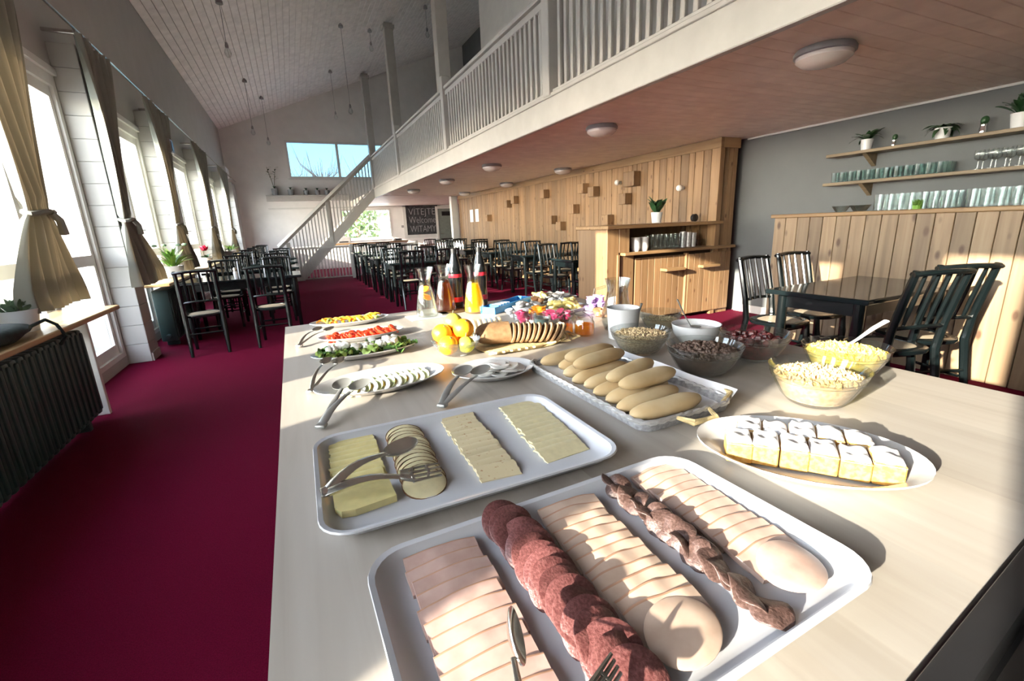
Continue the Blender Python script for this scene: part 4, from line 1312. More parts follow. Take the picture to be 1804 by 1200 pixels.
# salt shaker on near window table
ss = thing('salt_shaker', 'pale salt shaker on the near window table', 'shaker', (-.72, 6.98, .7505))
MB().lathe([(0, 0), (.025, 0), (.027, .08), (.02, .10), (0, .10)], 12).build('body', M['pot_white'], ss, True)
MB().lathe([(.021, .10), (.022, .13), (.012, .145), (0, .145)], 12).build('cap', M['steel'], ss, True)
# bag on the window shelf, cable
bg = thing('bag', 'dark green soft bag lying on the near window shelf', 'bag', (-1.55, 3.25, .781))
def bagf(u, v):
    a, t2 = u * 2 * pi, v * pi
    r = 1 + .08 * sin(3 * a + 2 * v * 5) + .06 * sin(7 * a)
    return (cos(a) * sin(t2) * .16 * r, sin(a) * sin(t2) * .38 * r, max(0, .045 - cos(t2) * .055 * (1 + .2 * sin(a * 2))))
MB().sheet(bagf, 28, 12).build('body', M['bag'], bg, True)
MB().tube([(.1, .30, .05), (.13, .42, .07), (.165, .45, .03), (.19, .46, -.05), (.15, .47, -.10)], .010, 6).build('strap', M['bag'], bg, True)

# outside: shrubs and trees past the windows
def tree(label, loc, h, twigs, leafy, seed, group=None):
    q = random.Random(seed)
    t = thing('tree', label, 'tree', loc, 0, group)
    b = MB()
    b.tube([(0, 0, 0), (.1, 0, h * .4), (0, .1, h * .8)], [h * .025, h * .018, h * .008], 7)
    b.build('trunk', M['bark'], t)
    b = MB()
    for k in range(twigs):
        a, z = q.uniform(0, 6.28), h * q.uniform(.25, .8)
        l = h * q.uniform(.15, .4)
        b.tube([(0, 0, z), (cos(a) * l * .6, sin(a) * l * .6, z + l * .5), (cos(a) * l * .8, sin(a) * l * .8, z + l * q.uniform(.9, 1.2))], [h * .008, h * .004, h * .0015], 4)
    o = b.build('branches', M['twig'], t); o['kind'] = 'stuff'
    if leafy:
        b = MB()
        for k in range(leafy):
            a, rr, z = q.uniform(0, 6.28), q.random() ** .5 * h * .36, h * q.uniform(.15, .95)
            c = Vector((cos(a) * rr, sin(a) * rr, z))
            d = Vector((q.uniform(-1, 1), q.uniform(-1, 1), q.uniform(-1, 1))).normalized() * h * .05
            e = d.cross(Vector((q.random(), q.random(), 1))).normalized() * h * .025
            b.add([c - d, c + e, c + d, c - e], [(0, 1, 2, 3)])
        o = b.build('foliage', M['outdoor_leaf'], t); o['kind'] = 'stuff'
tree('bushy green shrub outside the garden window', (2.9, 23.2, -.35), 2.9, 12, 900, 4)
tree('bare dark sapling right of the green shrub outside', (4.9, 24.2, -.35), 3.2, 26, 60, 5)
for k, (x, y, h) in enumerate(((0.5, 40, 6.3), (3.6, 52, 8.6), (7.2, 44, 6.9), (-4.5, 50, 8), (12, 54, 9))):
    tree('reddish bare tree far beyond the gable window', (x, y, -.35), h, 60, 0, 20 + k, 'bare trees beyond the gable window')
# ================================================================ BUFFET TABLE
T = 0.86
bt = thing('buffet_table', 'long pale spruce buffet table with seamed boards', 'table', (0, 0, 0))
bx = [-.085, .165, .42, .68, .94, 1.21, 1.502]
def yfar(x): return 2.42 + (x + .085) / 1.587 * .09
for a, b in zip(bx, bx[1:]):
    m = MB().box(a, b, .165, 2.42, T - .04, T)
    for i, v in enumerate(m.v):
        if v[1] < .3:
            m.v[i] = (v[0], v[1] - .165 + .150 + .088 * (v[0] - .49), v[2])
        if v[1] > 2.3:
            m.v[i] = (v[0], v[1] + yfar(v[0]) - 2.42, v[2])
    m.build('board', M['table_top'], bt)
ap = MB()
ap.box(-.03, 1.45, .20, .225, T - .14, T - .04); ap.box(-.03, 1.45, 2.32, 2.345, T - .14, T - .04); ap.box(-.03, -.005, .225, 2.32, T - .14, T - .04); ap.box(1.425, 1.45, .225, 2.32, T - .14, T - .04)
ap.build('apron', M['table_top'], bt)
for x in (.0, 1.42):
    for y in (.24, 2.3):
        MB().rbox(x - .035, x + .035, y - .035, y + .035, 0, T - .04, .006, 1).build('leg', M['table_top'], bt)

dk = thing('warming_cabinet', 'dark black-rimmed warming appliance butting the near table end', 'appliance', (.8, .1755, 0), radians(5.03))
MB().rbox(-.62, 1.0, -.62, -.03, .02, T - .02, .01, 2).build('body', M['black_plastic'], dk)
MB().rbox(-.56, .94, -.56, -.055, T - .02, T - .005, .004, 1).build('glass_top', M['tile_green'], dk)
rm = MB()
rm.rbox(-.63, 1.01, -.035, -.004, T - .03, T + .012, .005, 2); rm.rbox(-.63, 1.01, -.63, -.605, T - .03, T + .008, .005, 2); rm.rbox(-.63, -.605, -.605, -.035, T - .03, T + .008, .005, 2); rm.rbox(.985, 1.01, -.605, -.035, T - .03, T + .008, .005, 2)
rm.build('rim', M['black_plastic'], dk, True)

# ---------------------------------------------------------------- serving dishes
def tray(label, c, w, h, rz):
    t = thing('serving_tray', label, 'tray', (c[0], c[1], T + .0005), rz)
    b = MB()
    R = [rrect(w - .07, h - .07, .03, 0), rrect(w - .03, h - .03, .045, .010), rrect(w - .012, h - .012, .05, .021), rrect(w, h, .052, .024), rrect(w - .002, h - .002, .052, .027),
         rrect(w - .016, h - .016, .048, .025), rrect(w - .034, h - .034, .042, .011), rrect(w - .066, h - .066, .032, .0055), rrect(w - .09, h - .09, .03, .005)]
    b.rings(R)
    b.build('dish', M['melamine'], t, True)
    return t
CH, HM = (.243, .776), (.303, .380)
tray('white rectangular tray of four cheese rows', CH, .53, .358, radians(-.8))
tray('large white rectangular tray of sliced ham and salami', HM, .552, .340, radians(1.2))
TF = T + .0062       # tray floor

def platter(label, c, rx, ry, rz, z=.022, cat='plate'):
    t = thing('oval_platter', label, cat, (c[0], c[1], T + .0005), rz)
    b = MB()
    b.rings([ell(rx * .6, ry * .6, 0, 44), ell(rx * .72, ry * .70, .003, 44), ell(rx * .9, ry * .9, z * .7, 44), ell(rx, ry, z, 44), ell(rx, ry, z + .003, 44), ell(rx * .9, ry * .88, z * .8 + .002, 44), ell(rx * .74, ry * .72, .0065, 44), ell(rx * .6, ry * .6, .005, 44)])
    b.build('dish', M['china'], t, True)
    return t
PL = [((.205, 2.292), .183, .085, 0.0), ((.215, 1.945), .172, .085, .05), ((.19, 1.665), .186, .085, 0.02), ((.182, 1.29), .186, .105, .06), ((.497, 1.205), .127, .098, -.1)]
platter('oval white platter of orange and yellow pepper strips', PL[0][0], *PL[0][1:])
platter('oval white platter of red tomatoes', PL[1][0], *PL[1][1:])
platter('oval white platter of green salad with white cheese', PL[2][0], *PL[2][1:])
platter('oval white platter of egg slices, biggest of the ovals on the left', PL[3][0], *PL[3][1:])
platter('shallow white plate with soft white cheese and tongs', PL[4][0], *PL[4][1:])
CK = (.783, .447)
platter('long oval white dish of sugared cake squares', CK, .180, .128, radians(-50), .028)

# ---------------------------------------------------------------- slices
def wavy_disc(r, th, waves, amp, seed, n=26, droop=0.0):
    q = random.Random(seed)
    ph = q.uniform(0, 6)
    def zz(x, y):
        a = atan2(y, x)
        rr = hypot(x, y) / r
        return amp * sin(waves * a + ph) * rr ** 2 + amp * .5 * sin(2 * a + ph * 2) * rr + droop * rr * rr
    b = MB()
    rings = []
    for (rr, dz) in ((.02, 0), (.5, 0), (.9, 0), (1.0, .35 * th)):
        rings.append([(x, y, zz(x, y) + dz) for (x, y, _) in ell(r * rr, r * rr, 0, n)])
    for (rr, dz) in ((1.0, .7 * th), (.95, th), (.5, th), (.02, th)):
        rings.append([(x, y, zz(x, y) + dz) for (x, y, _) in ell(r * rr, r * rr, 0, n)])
    return b.rings(rings)

def fold_mesh(name, mat, w, l, th, seed, wave=.002, rind=None):
    """a slice folded once: rounded fold towards the near side, two leaves behind it"""
    q = random.Random(seed)
    prof = []
    for k in range(5):
        prof.append((l * (1 - k / 4) - l / 2, th))
    for k in range(1, 6):
        a = pi / 2 + pi * k / 6
        prof.append((-l / 2 + cos(a) * th * .5, th * .5 + sin(a) * th * .5))
    for k in range(5):
        prof.append((l * (k / 4) - l / 2, 0.0))
    p1, p2, p3 = q.uniform(0, 6), q.uniform(0, 6), q.uniform(0, 6)
    m = 16
    b = MB()
    rings = []
    for i in range(m + 1):
        u = i / m
        s = sin(pi * min(max(u, .03), .97)) ** .35
        ring = []
        for (y, z) in prof:
            dy = wave * 1.6 * sin(u * 7 + p1)
            dz = wave * (sin(u * 9 + p2) + .5 * sin(u * 17 + p3)) * (z / th)
            ring.append(((u - .5) * w, y * (.75 + .25 * s) + dy, max(0, z * (.55 + .45 * s) + dz)))
        rings.append(ring)
    b.rings(rings)
    n = len(prof)
    b.mi = [1 if (4 <= i % n <= 9 and i < m * n) else 0 for i in range(len(b.f))]  # fold faces coloured darker as the shade gaps between slices
    return b.mesh(name, [mat, M['ham_fold_shade']], True)

def row(name, label, cat, group, meshes, p0, p1, n, z, tilt=0.16, jx=.002, jr=.05, sc=1.0, last=None, rise=0.0, flip=False):
    out = []
    for i in range(n):
        t = i / (n - 1)
        me = meshes[i % len(meshes)]
        fz = pi if flip else 0.0
        x = p0[0] + (p1[0] - p0[0]) * t + rnd.uniform(-jx, jx)
        y = p0[1] + (p1[1] - p0[1]) * t
        o = inst(name, me, None, (x, y, z + rise * t), ((-tilt if flip else tilt) + rnd.uniform(-.02, .02), rnd.uniform(-.02, .02), fz + rnd.uniform(-jr, jr)), sc)
        tag(o, label + ', %s from the far end' % NTH[i], cat, group)
        out.append(o)
    return out

def slab(name, mat, w, l, th, seed, r=.002):
    q = random.Random(seed)
    ph = q.uniform(0, 6)
    def zc(y):
        s = y / l + .5
        return 0 if s < .62 else -.34 * l * ((s - .62) / .38) ** 2 * .55
    rings = []
    m = 12
    for k in range(m + 1):
        y = (k / m - .5) * l
        e = .0009 * sin(k * 1.7 + ph)
        z = zc(y)
        rings.append([(-w / 2 + e, y, z), (w / 2 + e, y + .0012 * sin(ph + 3), z), (w / 2 + e, y + .0012 * sin(ph + 3), z + th), (0, y, z + th + .0004), (-w / 2 + e, y, z + th)])
    return MB().rings(rings).mesh(name, mat, 30)

NTH = ['first', 'second', 'third', 'fourth', 'fifth', 'sixth', 'seventh', 'eighth', 'ninth', 'tenth', 'eleventh', 'twelfth', 'thirteenth', 'fourteenth', 'fifteenth', 'sixteenth', 'seventeenth', 'eighteenth', 'nineteenth', 'twentieth']
# cheese rows
c1 = [slab('yellow_slice', M['cheese'], .092, .055, .0036, 1), slab('yellow_slice_b', M['cheese'], .090, .055, .0034, 2)]
row('cheese_slice', 'yellow cheese slice in the leftmost row', 'cheese', 'yellow cheese slices in the left row', c1, (.056, .938), (.050, .775), 9, TF + .003, .24, .003, .07)
lone = MB().prism([(-.048, -.012), (-.040, -.028), (-.02, -.034), (.046, -.030), (.048, .030), (-.045, .028)], 0, .012)
tag(lone.build('cheese_wedge', M['cheese'], None, False, (.049, .705, TF), (.0, 0, .06)), 'thick yellow cheese piece lying under the tongs', 'cheese')
sd = wavy_disc(.038, .0032, 3, .0006, 5)
sm_f = sd.mesh('smoked_slice', M['cheese_pale'], True)
rm_b = MB()
rm_b.rings([ell(.0378, .0378, .0003, 28), ell(.0388, .0388, .0008, 28), ell(.0388, .0388, .0030, 28), ell(.0376, .0376, .0035, 28)], False, False)
rind_me = rm_b.mesh('smoked_rind', M['cheese_rind'], True)
for o in row('smoked_cheese_slice', 'round smoked cheese slice with dark rind', 'cheese', 'round smoked cheese slices', [sm_f], (.160, .905), (.150, .700), 14, TF + .004, .2, .002, .3):
    inst('rind', rind_me, o)
row('cheese_slice', 'speckled cheese slice in the third row', 'cheese', 'speckled cheese slices in the third row', [slab('pepper_slice', M['cheese_pepper'], .076, .05, .0042, 3)], (.290, .932), (.276, .682), 12, TF + .003, .25, .003, .09)
row('cheese_slice', 'cream cheese slice in the rightmost row', 'cheese', 'cream cheese slices in the right row', [slab('cream_slice', M['cheese_pale'], .098, .05, .0040, 4)], (.446, .940), (.420, .690), 13, TF + .003, .25, .003, .08)

# ham tray rows
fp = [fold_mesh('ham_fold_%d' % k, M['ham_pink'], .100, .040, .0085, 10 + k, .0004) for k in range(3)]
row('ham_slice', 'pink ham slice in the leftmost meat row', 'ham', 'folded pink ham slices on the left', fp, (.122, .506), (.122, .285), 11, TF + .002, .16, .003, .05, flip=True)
sa = []
for k in range(4):
    sa.append(wavy_disc(.032, .003, 2 + k % 2, .0020, 30 + k, 30, -.004).mesh('salami_disc_%d' % k, M['salami'], True))
row('salami_slice', 'wavy dark red salami slice', 'salami', 'wide curled salami slices', sa, (.226, .528), (.232, .250), 17, TF + .015, .60, .003, .5, 1.06)
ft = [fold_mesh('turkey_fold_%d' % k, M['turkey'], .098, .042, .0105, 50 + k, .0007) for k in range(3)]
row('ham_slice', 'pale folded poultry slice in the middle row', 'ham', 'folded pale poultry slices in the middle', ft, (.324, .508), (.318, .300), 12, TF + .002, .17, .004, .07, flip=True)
for k in range(12):
    pass
# big loose slice ending the middle row
big = wavy_disc(.046, .0030, 2, .0012, 61, 30, -.0015).mesh('big_slice', M['turkey'], True)
tag(inst('ham_slice', big, None, (.314, .276, TF + .0125), (.10, 0, .3), (1.05, .80, 1)), 'large flat poultry slice closing the middle row', 'ham')
sk = []
for k in range(4):
    sk.append(wavy_disc(.022, .003, 3, .0032, 70 + k, 22, -.005).mesh('dark_sausage_%d' % k, M['salami_dark'], True))
row('sausage_slice', 'dark dried sausage slice in the narrow row', 'salami', 'narrow dark sausage slices', sk, (.424, .535), (.418, .268), 19, TF + .013, .66, .003, 2.5)
tag(inst('sausage_slice', sk[0], None, (.419, .250, TF + .012), (.05, 0, 1), (1.05, 1.05, 1)), 'dark sausage slice lying flat at the near end of the narrow row', 'salami')
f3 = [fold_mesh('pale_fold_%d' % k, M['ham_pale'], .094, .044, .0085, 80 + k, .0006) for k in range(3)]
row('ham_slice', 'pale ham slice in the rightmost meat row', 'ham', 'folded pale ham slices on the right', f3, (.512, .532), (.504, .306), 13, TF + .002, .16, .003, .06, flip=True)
big2 = wavy_disc(.044, .0035, 2, .0016, 62, 30, -.001).mesh('big_slice_b', M['ham_pale'], True)
tag(inst('ham_slice', big2, None, (.500, .282, TF + .011), (.10, 0, .2), (1.02, .85, 1)), 'large round pale ham slice closing the right-hand row', 'ham')

# ---------------------------------------------------------------- cakes
def cake(label, x, y, rz, w=.041, l=.058, h=.044, seed=0):
    t = thing('cake_square', label, 'cake', (x, y, T + .0095), rz, 'sugared cake squares')
    b = MB().rbox(-w / 2, w / 2, -l / 2, l / 2, 0, h * .82, .002, 1)
    b.build('sponge', M['cake'], t)
    q = random.Random(seed)
    p = [q.uniform(0, 6) for _ in range(4)]
    def fn(u, v):
        e = min(u, 1 - u, v, 1 - v)
        s = min(1, e * 7)
        return ((u - .5) * w * 1.01, (v - .5) * l * 1.01, h * .815 + h * .15 * (s ** .5) + .002 * sin(u * 9 + p[0]) * s + .0018 * sin(v * 11 + p[1]) * s - (0.0 if s > 0 else .003))
    b = MB().sheet(fn, 10, 10)
    b.build('icing', M['sugar'], t, 'full')
    b = MB().rbox(-w / 2 + .001, w / 2 - .001, -l / 2 + .001, l / 2 - .001, h * .40, h * .45, .0008, 1)
    b.build('filling_layer', M['chocolate_syrup'] if seed % 3 == 0 else M['cake'], t)
    return t
du = Vector((cos(radians(-50)), sin(radians(-50))))
dv = Vector((-du.y, du.x))
k = 0
for r_, (off, n, s0) in enumerate(((-.031, 6, -.108), (.033, 5, -.088))):
    for i in range(n):
        p = Vector(CK) + du * (s0 + i * .0435) + dv * (off + rnd.uniform(-.004, .004))
        cake('yellow sponge square dusted with icing sugar, %s row' % ('near' if r_ == 0 else 'back'), p.x, p.y, radians(-50) + rnd.uniform(-.1, .1), .042, .058, .046 + rnd.uniform(-.003, .003), k)
        k += 1
for r_, key in enumerate(('near row', 'back row')):
    for i, o in enumerate([o for o in C.objects if o.name.startswith('cake_square') and key in o['label']]):
        o['group'] = 'cake squares in the ' + key
        o['label'] = o['label'] + ', %s from the left' % NTH[i]

# ---------------------------------------------------------------- utensils
def spoon_head(rx, ry, dep, slots=False):
    b = MB()
    b.rings([ell(rx * s, ry * s, dep * s * s - dep, 22) for s in (.02, .4, .7, .9, 1.0)] + [ell(rx * s, ry * s, dep * s * s - dep + .0018, 22) for s in (1.0, .9, .7, .4, .02)])
    return b
def aim(a, b2):
    a, b2 = Vector(a), Vector(b2)
    return (b2 - a)
def tongs(label, base, h1, h2, head=(.034, .024), m='dark_steel', fork2=False, arch=.007, wd=.0092, roll=0.0):
    t = thing('serving_tongs', label, 'tongs', base)
    for k, hd in enumerate((h1, h2)):
        d = Vector(hd) - Vector(base)
        ln = d.length
        a = atan2(d.y, d.x)
        stop = d * ((ln - head[0] * .85) / ln)
        n = 7
        side = Vector((-sin(a), cos(a), 0)) * (.006 if k == 0 else -.006)
        pts = [side * min(1, q * 3) + stop * (q) + Vector((0, 0, arch * sin(pi * q))) for q in [i / n for i in range(n + 1)]]
        arm = MB().tube(pts, [wd * 1.15, wd * 1.2, wd * 1.1, wd, wd * .9, wd * .8, wd * .7, wd * .7], 8, True, .32).build('arm', M[m], t, True)
        if k == 1 and fork2:
            hb = MB()
            for q in range(4):
                yy = (q - 1.5) * head[1] * .5
                hb.tube([(-head[0], yy * .5, 0), (-head[0] * .3, yy, -.004), (head[0], yy, -.002)], [.003, .0032, .0018], 6)
            hb.tube([(-head[0] * .35, -head[1] * .78, -.004), (-head[0] * .45, 0, -.004), (-head[0] * .35, head[1] * .78, -.004)], .0035, 6)
            hb.tube([(head[0] * .3, -head[1] * .78, -.003), (head[0] * .4, 0, -.003), (head[0] * .3, head[1] * .78, -.003)], .0025, 6)
            hb.build('fork_head', M['steel'], arm, True, d, (roll, 0, a))
        else:
            spoon_head(*head, .008).build('spoon_head', M[m], arm, True, d, (roll, -.1, a))
    MB().rbox(-.010, .012, -.012, .012, -.005, .005, .004, 2).build('hinge', M[m], t, True, (0, 0, 0), (0, 0, atan2(h1[1] + h2[1] - 2 * base[1], h1[0] + h2[0] - 2 * base[0])))
    return t
tongs('steel tongs lying across the cheese tray, one head slotted', (-.005, .715, T + .036), (.128, .775, T + .052), (.142, .690, T + .042), (.034, .027), 'steel', True, .012, .0115)
tongs('dull steel tongs resting on the egg platter', (.002, 1.06, T + .009), (.110, 1.200, T + .045), (.070, 1.265, T + .034), (.036, .025))
tongs('dull steel tongs on the plate of soft white cheese', (.283, 1.033, T + .009), (.385, 1.155, T + .048), (.428, 1.132, T + .048), (.036, .025))
tongs('thin steel tongs reaching into the green salad platter', (-.008, 1.33, T + .008), (.048, 1.53, T + .036), (.085, 1.51, T + .036), (.03, .020), 'steel', False, .012, .005)
tongs('thin steel tongs by the tomato platter, near the table corner', (-.03, 1.93, T + .008), (.050, 2.12, T + .03), (.095, 2.09, T + .03), (.03, .020), 'steel', False, .012, .005)
tongs('steel serving tongs dipping into the meat tray at its near edge', (.105, .205, T + .075), (.140, .318, T + .060), (.186, .244, T + .05), (.030, .012), 'steel', True, .004, .0040, 1.0)

# ---------------------------------------------------------------- platter food
def on(pl, u, v):
    (c, rx, ry, rz) = pl
    x, y = u * rx, v * ry
    return (c[0] + x * cos(rz) - y * sin(rz), c[1] + x * sin(rz) + y * cos(rz))
strip = MB().tube([(-.03, 0, .004), (-.012, .004, .010), (.012, .004, .010), (.03, 0, .004)], [.004, .008, .008, .004], 6, True, .6)
me_o, me_y = strip.mesh('orange_strip', M['pepper_orange'], True), strip.mesh('yellow_strip', M['pepper_yellow'], True)
me_g = strip.mesh('green_strip', M['lettuce'], True)
for k in range(52):
    u, v = rnd.uniform(-.68, .68), rnd.uniform(-.5, .5)
    x, y = on(PL[0], u, v)
    me = me_o if (rnd.random() < .55 + -u * .3) else (me_y if rnd.random() < .7 else me_g)
    o = inst('pepper_strip', me, None, (x, y, T + .008 + .016 * (1 - abs(v) * 1.6) + rnd.uniform(0, .006)), (0, rnd.uniform(-.2, .2), rnd.uniform(-.5, 2.2)))
    col = {me_o: 'orange', me_y: 'yellow', me_g: 'green'}[me]
    tag(o, '%s pepper strip in the heap on the farthest platter' % col, 'pepper', '%s pepper strips on the platter' % col)
wedge = MB().rings([ell(.024 * s, .015 * s, .002 + .010 * (1 - s), 14) for s in (1, .97)] + [ell(.02 * s, .012 * s, .010 + .004 * (1 - s), 14) for s in (1, .5, .05)])
me_t = wedge.mesh('tomato_slice', M['tomato'], True)
for k in range(46):
    u = -.74 + 1.5 * (k % 23) / 22
    v = (-.16 if k < 23 else .34) + rnd.uniform(-.12, .12)
    x, y = on(PL[1], u, v)
    tag(inst('tomato_slice', me_t, None, (x, y, T + .010 + rnd.uniform(0, .006)), (.45, rnd.uniform(-.5, .3), rnd.uniform(1.0, 2.0)), rnd.uniform(1.0, 1.25)), 'red tomato slice in the fanned rows on the second platter', 'tomato', 'tomato slices on the platter')
def leafy(w, l, seed, mat, nm):
    q = random.Random(seed)
    p = [q.uniform(0, 6) for _ in range(4)]
    return MB().sheet(lambda u, v: ((u - .5) * l * (1 - .4 * abs(v - .5)), (v - .5) * w * (.4 + 1.2 * sin(pi * (u * .8 + .1))), .008 * sin(u * 9 + p[0]) * abs(v - .5) * 2 + .006 * sin(v * 14 + p[1]) + .010), 8, 6).mesh(nm, mat, 'full')
lt = [leafy(.04, .055, 3, M['lettuce'], 'lettuce_a'), leafy(.045, .06, 4, M['lettuce_dark'], 'lettuce_b')]
for k in range(44):
    u, v = rnd.uniform(-.82, .86), rnd.uniform(-.62, .55)
    x, y = on(PL[2], u, v)
    m_ = lt[k % 2]
    tag(inst('lettuce_leaf', m_, None, (x, y, T + .010 + rnd.uniform(0, .014)), (rnd.uniform(-.5, .5), rnd.uniform(-.4, .4), rnd.uniform(0, 6.28))), 'crinkled green salad leaf on the third platter', 'salad', 'salad leaves on the platter')
chunk = MB().rbox(-.011, .011, -.010, .010, 0, .018, .004, 2).mesh('feta_chunk', M['mozzarella'], True)
for k in range(30):
    u, v = rnd.uniform(-.7, .7), rnd.uniform(-.3, .45)
    x, y = on(PL[2], u, v)
    tag(inst('cheese_cube', chunk, None, (x, y, T + .026 + rnd.uniform(0, .012)), (rnd.uniform(-.6, .6), rnd.uniform(-.6, .6), rnd.uniform(0, 3)), rnd.uniform(.8, 1.3)), 'white soft cheese cube among the salad leaves', 'cheese', 'white cheese cubes in the salad')
# egg / cucumber row on platter 4
eg = MB().rings([ell(.021, .026, 0, 18), ell(.023, .028, .002, 18), ell(.022, .027, .005, 18), ell(.002, .002, .0055, 18)]).mesh('egg_slice', M['egg_white'], True)
yk = MB().rings([ell(.011, .012, .005, 14), ell(.010, .011, .0062, 14), ell(.001, .001, .0066, 14)]).mesh('yolk', M['egg_yolk'], True)
cu_ = MB().rings([ell(.021, .021, 0, 18), ell(.0215, .0215, .001, 18), ell(.0215, .0215, .003, 18), ell(.002, .002, .0036, 18)]).mesh('cucumber_slice', M['cucumber'], True)
for k in range(26):
    row2 = k // 13
    u = -.50 + 1.12 * (k % 13) / 12
    x, y = on(PL[3], u, -.30 + row2 * .36 + (u + .5) * .12)
    if (k + row2) % 2:
        o = inst('egg_slice', eg, None, (x, y, T + .010), (.3, -.62, .3), 1.0)
        inst('yolk', yk, o)
        tag(o, 'egg slice with yellow yolk in the leaning rows on the big oval', 'egg', 'egg slices on the oval platter')
    else:
        tag(inst('cucumber_slice', cu_, None, (x, y, T + .012), (.3, -.62, .3)), 'pale cucumber slice leaning between the eggs', 'cucumber', 'cucumber slices on the oval platter')
mz = wavy_disc(.030, .006, 2, .002, 91, 22).mesh('mozzarella_slice', M['mozzarella'], True)
for k in range(16):
    a = k * 2.4
    x, y = on(PL[4], .10 + .48 * cos(a) * (k / 16) ** .5, .42 * sin(a) * (k / 16) ** .5)
    tag(inst('soft_cheese_slice', mz, None, (x, y, T + .010 + .0013 * (16 - k)), (rnd.uniform(-.1, .12), rnd.uniform(-.1, .1), k), rnd.uniform(.9, 1.15)), 'soft white cheese slice heaped on the shallow plate', 'cheese', 'soft cheese slices on the plate')

# ---------------------------------------------------------------- glass bowls
def bowl(label, c, r=.102, h=.085, mat='glass', name='glass_bowl', cat='bowl'):
    t = thing(name, label, cat, (c[0], c[1], T + .0005))
    prof = [(0, 0), (r * .48, 0), (r * .56, .004)]
    for q in (.25, .5, .75, .9, 1.0):
        prof.append((r * (.50 + .50 * q ** .62), h * q))
    out = prof[:]
    prof = prof + [(r - .002, h + .0012)] + [(p[0] - .003, p[1] + .002) for p in prof[::-1] if p[1] > 0.003 and p[1] < h - .003] + [(0, .005)]
    MB().lathe(prof, 36).build('glass_wall', M[mat], t, True)
    rg = MB()
    for z in (h * .80, h * .70):
        rr = r * (.50 + .50 * (z / h) ** .62) + .0008
        rg.tube([(cos(2 * pi * k / 36) * rr, sin(2 * pi * k / 36) * rr, z) for k in range(37)], .0011, 5, False)
    rg.build('ridge', M[mat], t, True)
    return t
def fill(label, c, r, h, top, dome, base, bits=None, n=0, size=.006, seed=1, cat='cereal', name='cereal', shape='flake', bits2=None):
    """filling of a bowl: a body that follows the wall plus a loose surface of bits"""
    q = random.Random(seed)
    prof = [(0, .0075)]
    for s in (.06, .25, .5, .75, 1.0):
        z = .008 + (top - .008) * s
        rr = r * (.50 + .50 * max(.02, z / h) ** .62) - .006
        prof.append((rr, z))
    rt = prof[-1][0]
    for s in (.85, .6, .3):
        prof.append((rt * s, top + dome * (1 - s * s)))
    prof.append((0, top + dome))
    b = MB().lathe(prof, 28)
    for i, v in enumerate(b.v):
        if v[2] > top * .98:
            b.v[i] = (v[0], v[1], v[2] + q.uniform(-.002, .003))
    t = thing(name, label, cat, (c[0], c[1], T + .0005))
    b.build('body', M[base], t, True)
    if bits:
        for mat, frac in ((bits, 1.0 if not bits2 else .6),) + (((bits2, .4),) if bits2 else ()):
            bb = MB()
            for k in range(int(n * frac)):
                a, rr = q.uniform(0, 6.283), rt * .97 * sqrt(q.random())
                z = top + dome * (1 - (rr / rt) ** 2) + q.uniform(0, size * .7)
                s = size * q.uniform(.6, 1.2)
                c0 = Vector((cos(a) * rr, sin(a) * rr, z))
                R = Euler((q.uniform(0, 3), q.uniform(0, 3), q.uniform(0, 3))).to_matrix()
                if shape == 'flake':
                    pts = [R @ Vector(p) for p in ((-s, 0, 0), (0, -s * .7, .2 * s), (s, 0, 0), (0, s * .7, .25 * s), (0, 0, -.35 * s), (0, 0, .35 * s))]
                    bb.add([c0 + p for p in pts], [(0, 1, 5), (1, 2, 5), (2, 3, 5), (3, 0, 5), (1, 0, 4), (2, 1, 4), (3, 2, 4), (0, 3, 4)])
                else:
                    bb.ball(c0, s * .8, s * .8, s * .7, 6, 4)
            o = bb.build('loose_pieces', M[mat], t)
            o['kind'] = 'stuff'
    return t
B1, B2, B3, B4, B5 = (1.023, 1.159), (1.028, .895), (1.267, .914), (1.075, .606), (1.316, .678)
bowl('glass bowl of brown muesli behind the bread rolls', B1, .102, .078)
fill('brown muesli heaped in the glass bowl by the white pail', B1, .102, .078, .060, .010, 'muesli', 'flake', 420, .006, 11)
bowl('glass bowl of dark chocolate cereal', B2, .106, .085)
fill('dark chocolate cereal in the glass bowl beside the rolls', B2, .106, .085, .062, .014, 'choco', 'choco', 420, .0085, 12, shape='ball')
bowl('glass bowl of dark stewed plums behind the cornflakes', B3, .104, .085)
fill('dark red stewed plums filling the glass bowl', B3, .104, .085, .055, .006, 'plum', 'plum', 40, .016, 13, 'fruit', 'stewed_plums', 'ball')
bowl('glass bowl of golden granola, nearest bowl to the cakes', B4, .104, .088)
fill('golden oat granola in the nearest glass bowl', B4, .104, .088, .062, .012, 'granola_base', 'granola', 620, .0075, 14, bits2='flake')
bowl('glass bowl of yellow cornflakes holding a spoon', B5, .104, .088)
fill('yellow cornflakes heaped in the right-hand glass bowl', B5, .104, .088, .064, .014, 'corn_base', 'corn', 560, .0095, 15)
sp = thing('serving_spoon', 'pale spoon handle sticking out of the cornflakes', 'spoon', (B5[0] + .01, B5[1], T + .085))
MB().tube([(-.02, .01, -.012), (.04, 0, .012), (.10, -.005, .036), (.145, -.012, .052)], [.005, .005, .008, .009], 8, True, .4).build('handle', M['pot_white'], sp, True)
spoon_head(.026, .018, .008).build('spoon_head', M['pot_white'], sp, True, (-.04, .013, -.012), (0, -.3, 0))
WB = (1.250, 1.130)
wb = thing('yoghurt_bowl', 'white bowl of yoghurt between the cereal bowls', 'bowl', (WB[0], WB[1], T + .0005))
MB().lathe([(0, 0), (.045, 0), (.05, .004), (.075, .04), (.084, .075), (.081, .075), (.072, .042), (.046, .008), (0, .007)], 30).build('bowl_wall', M['china'], wb, True)
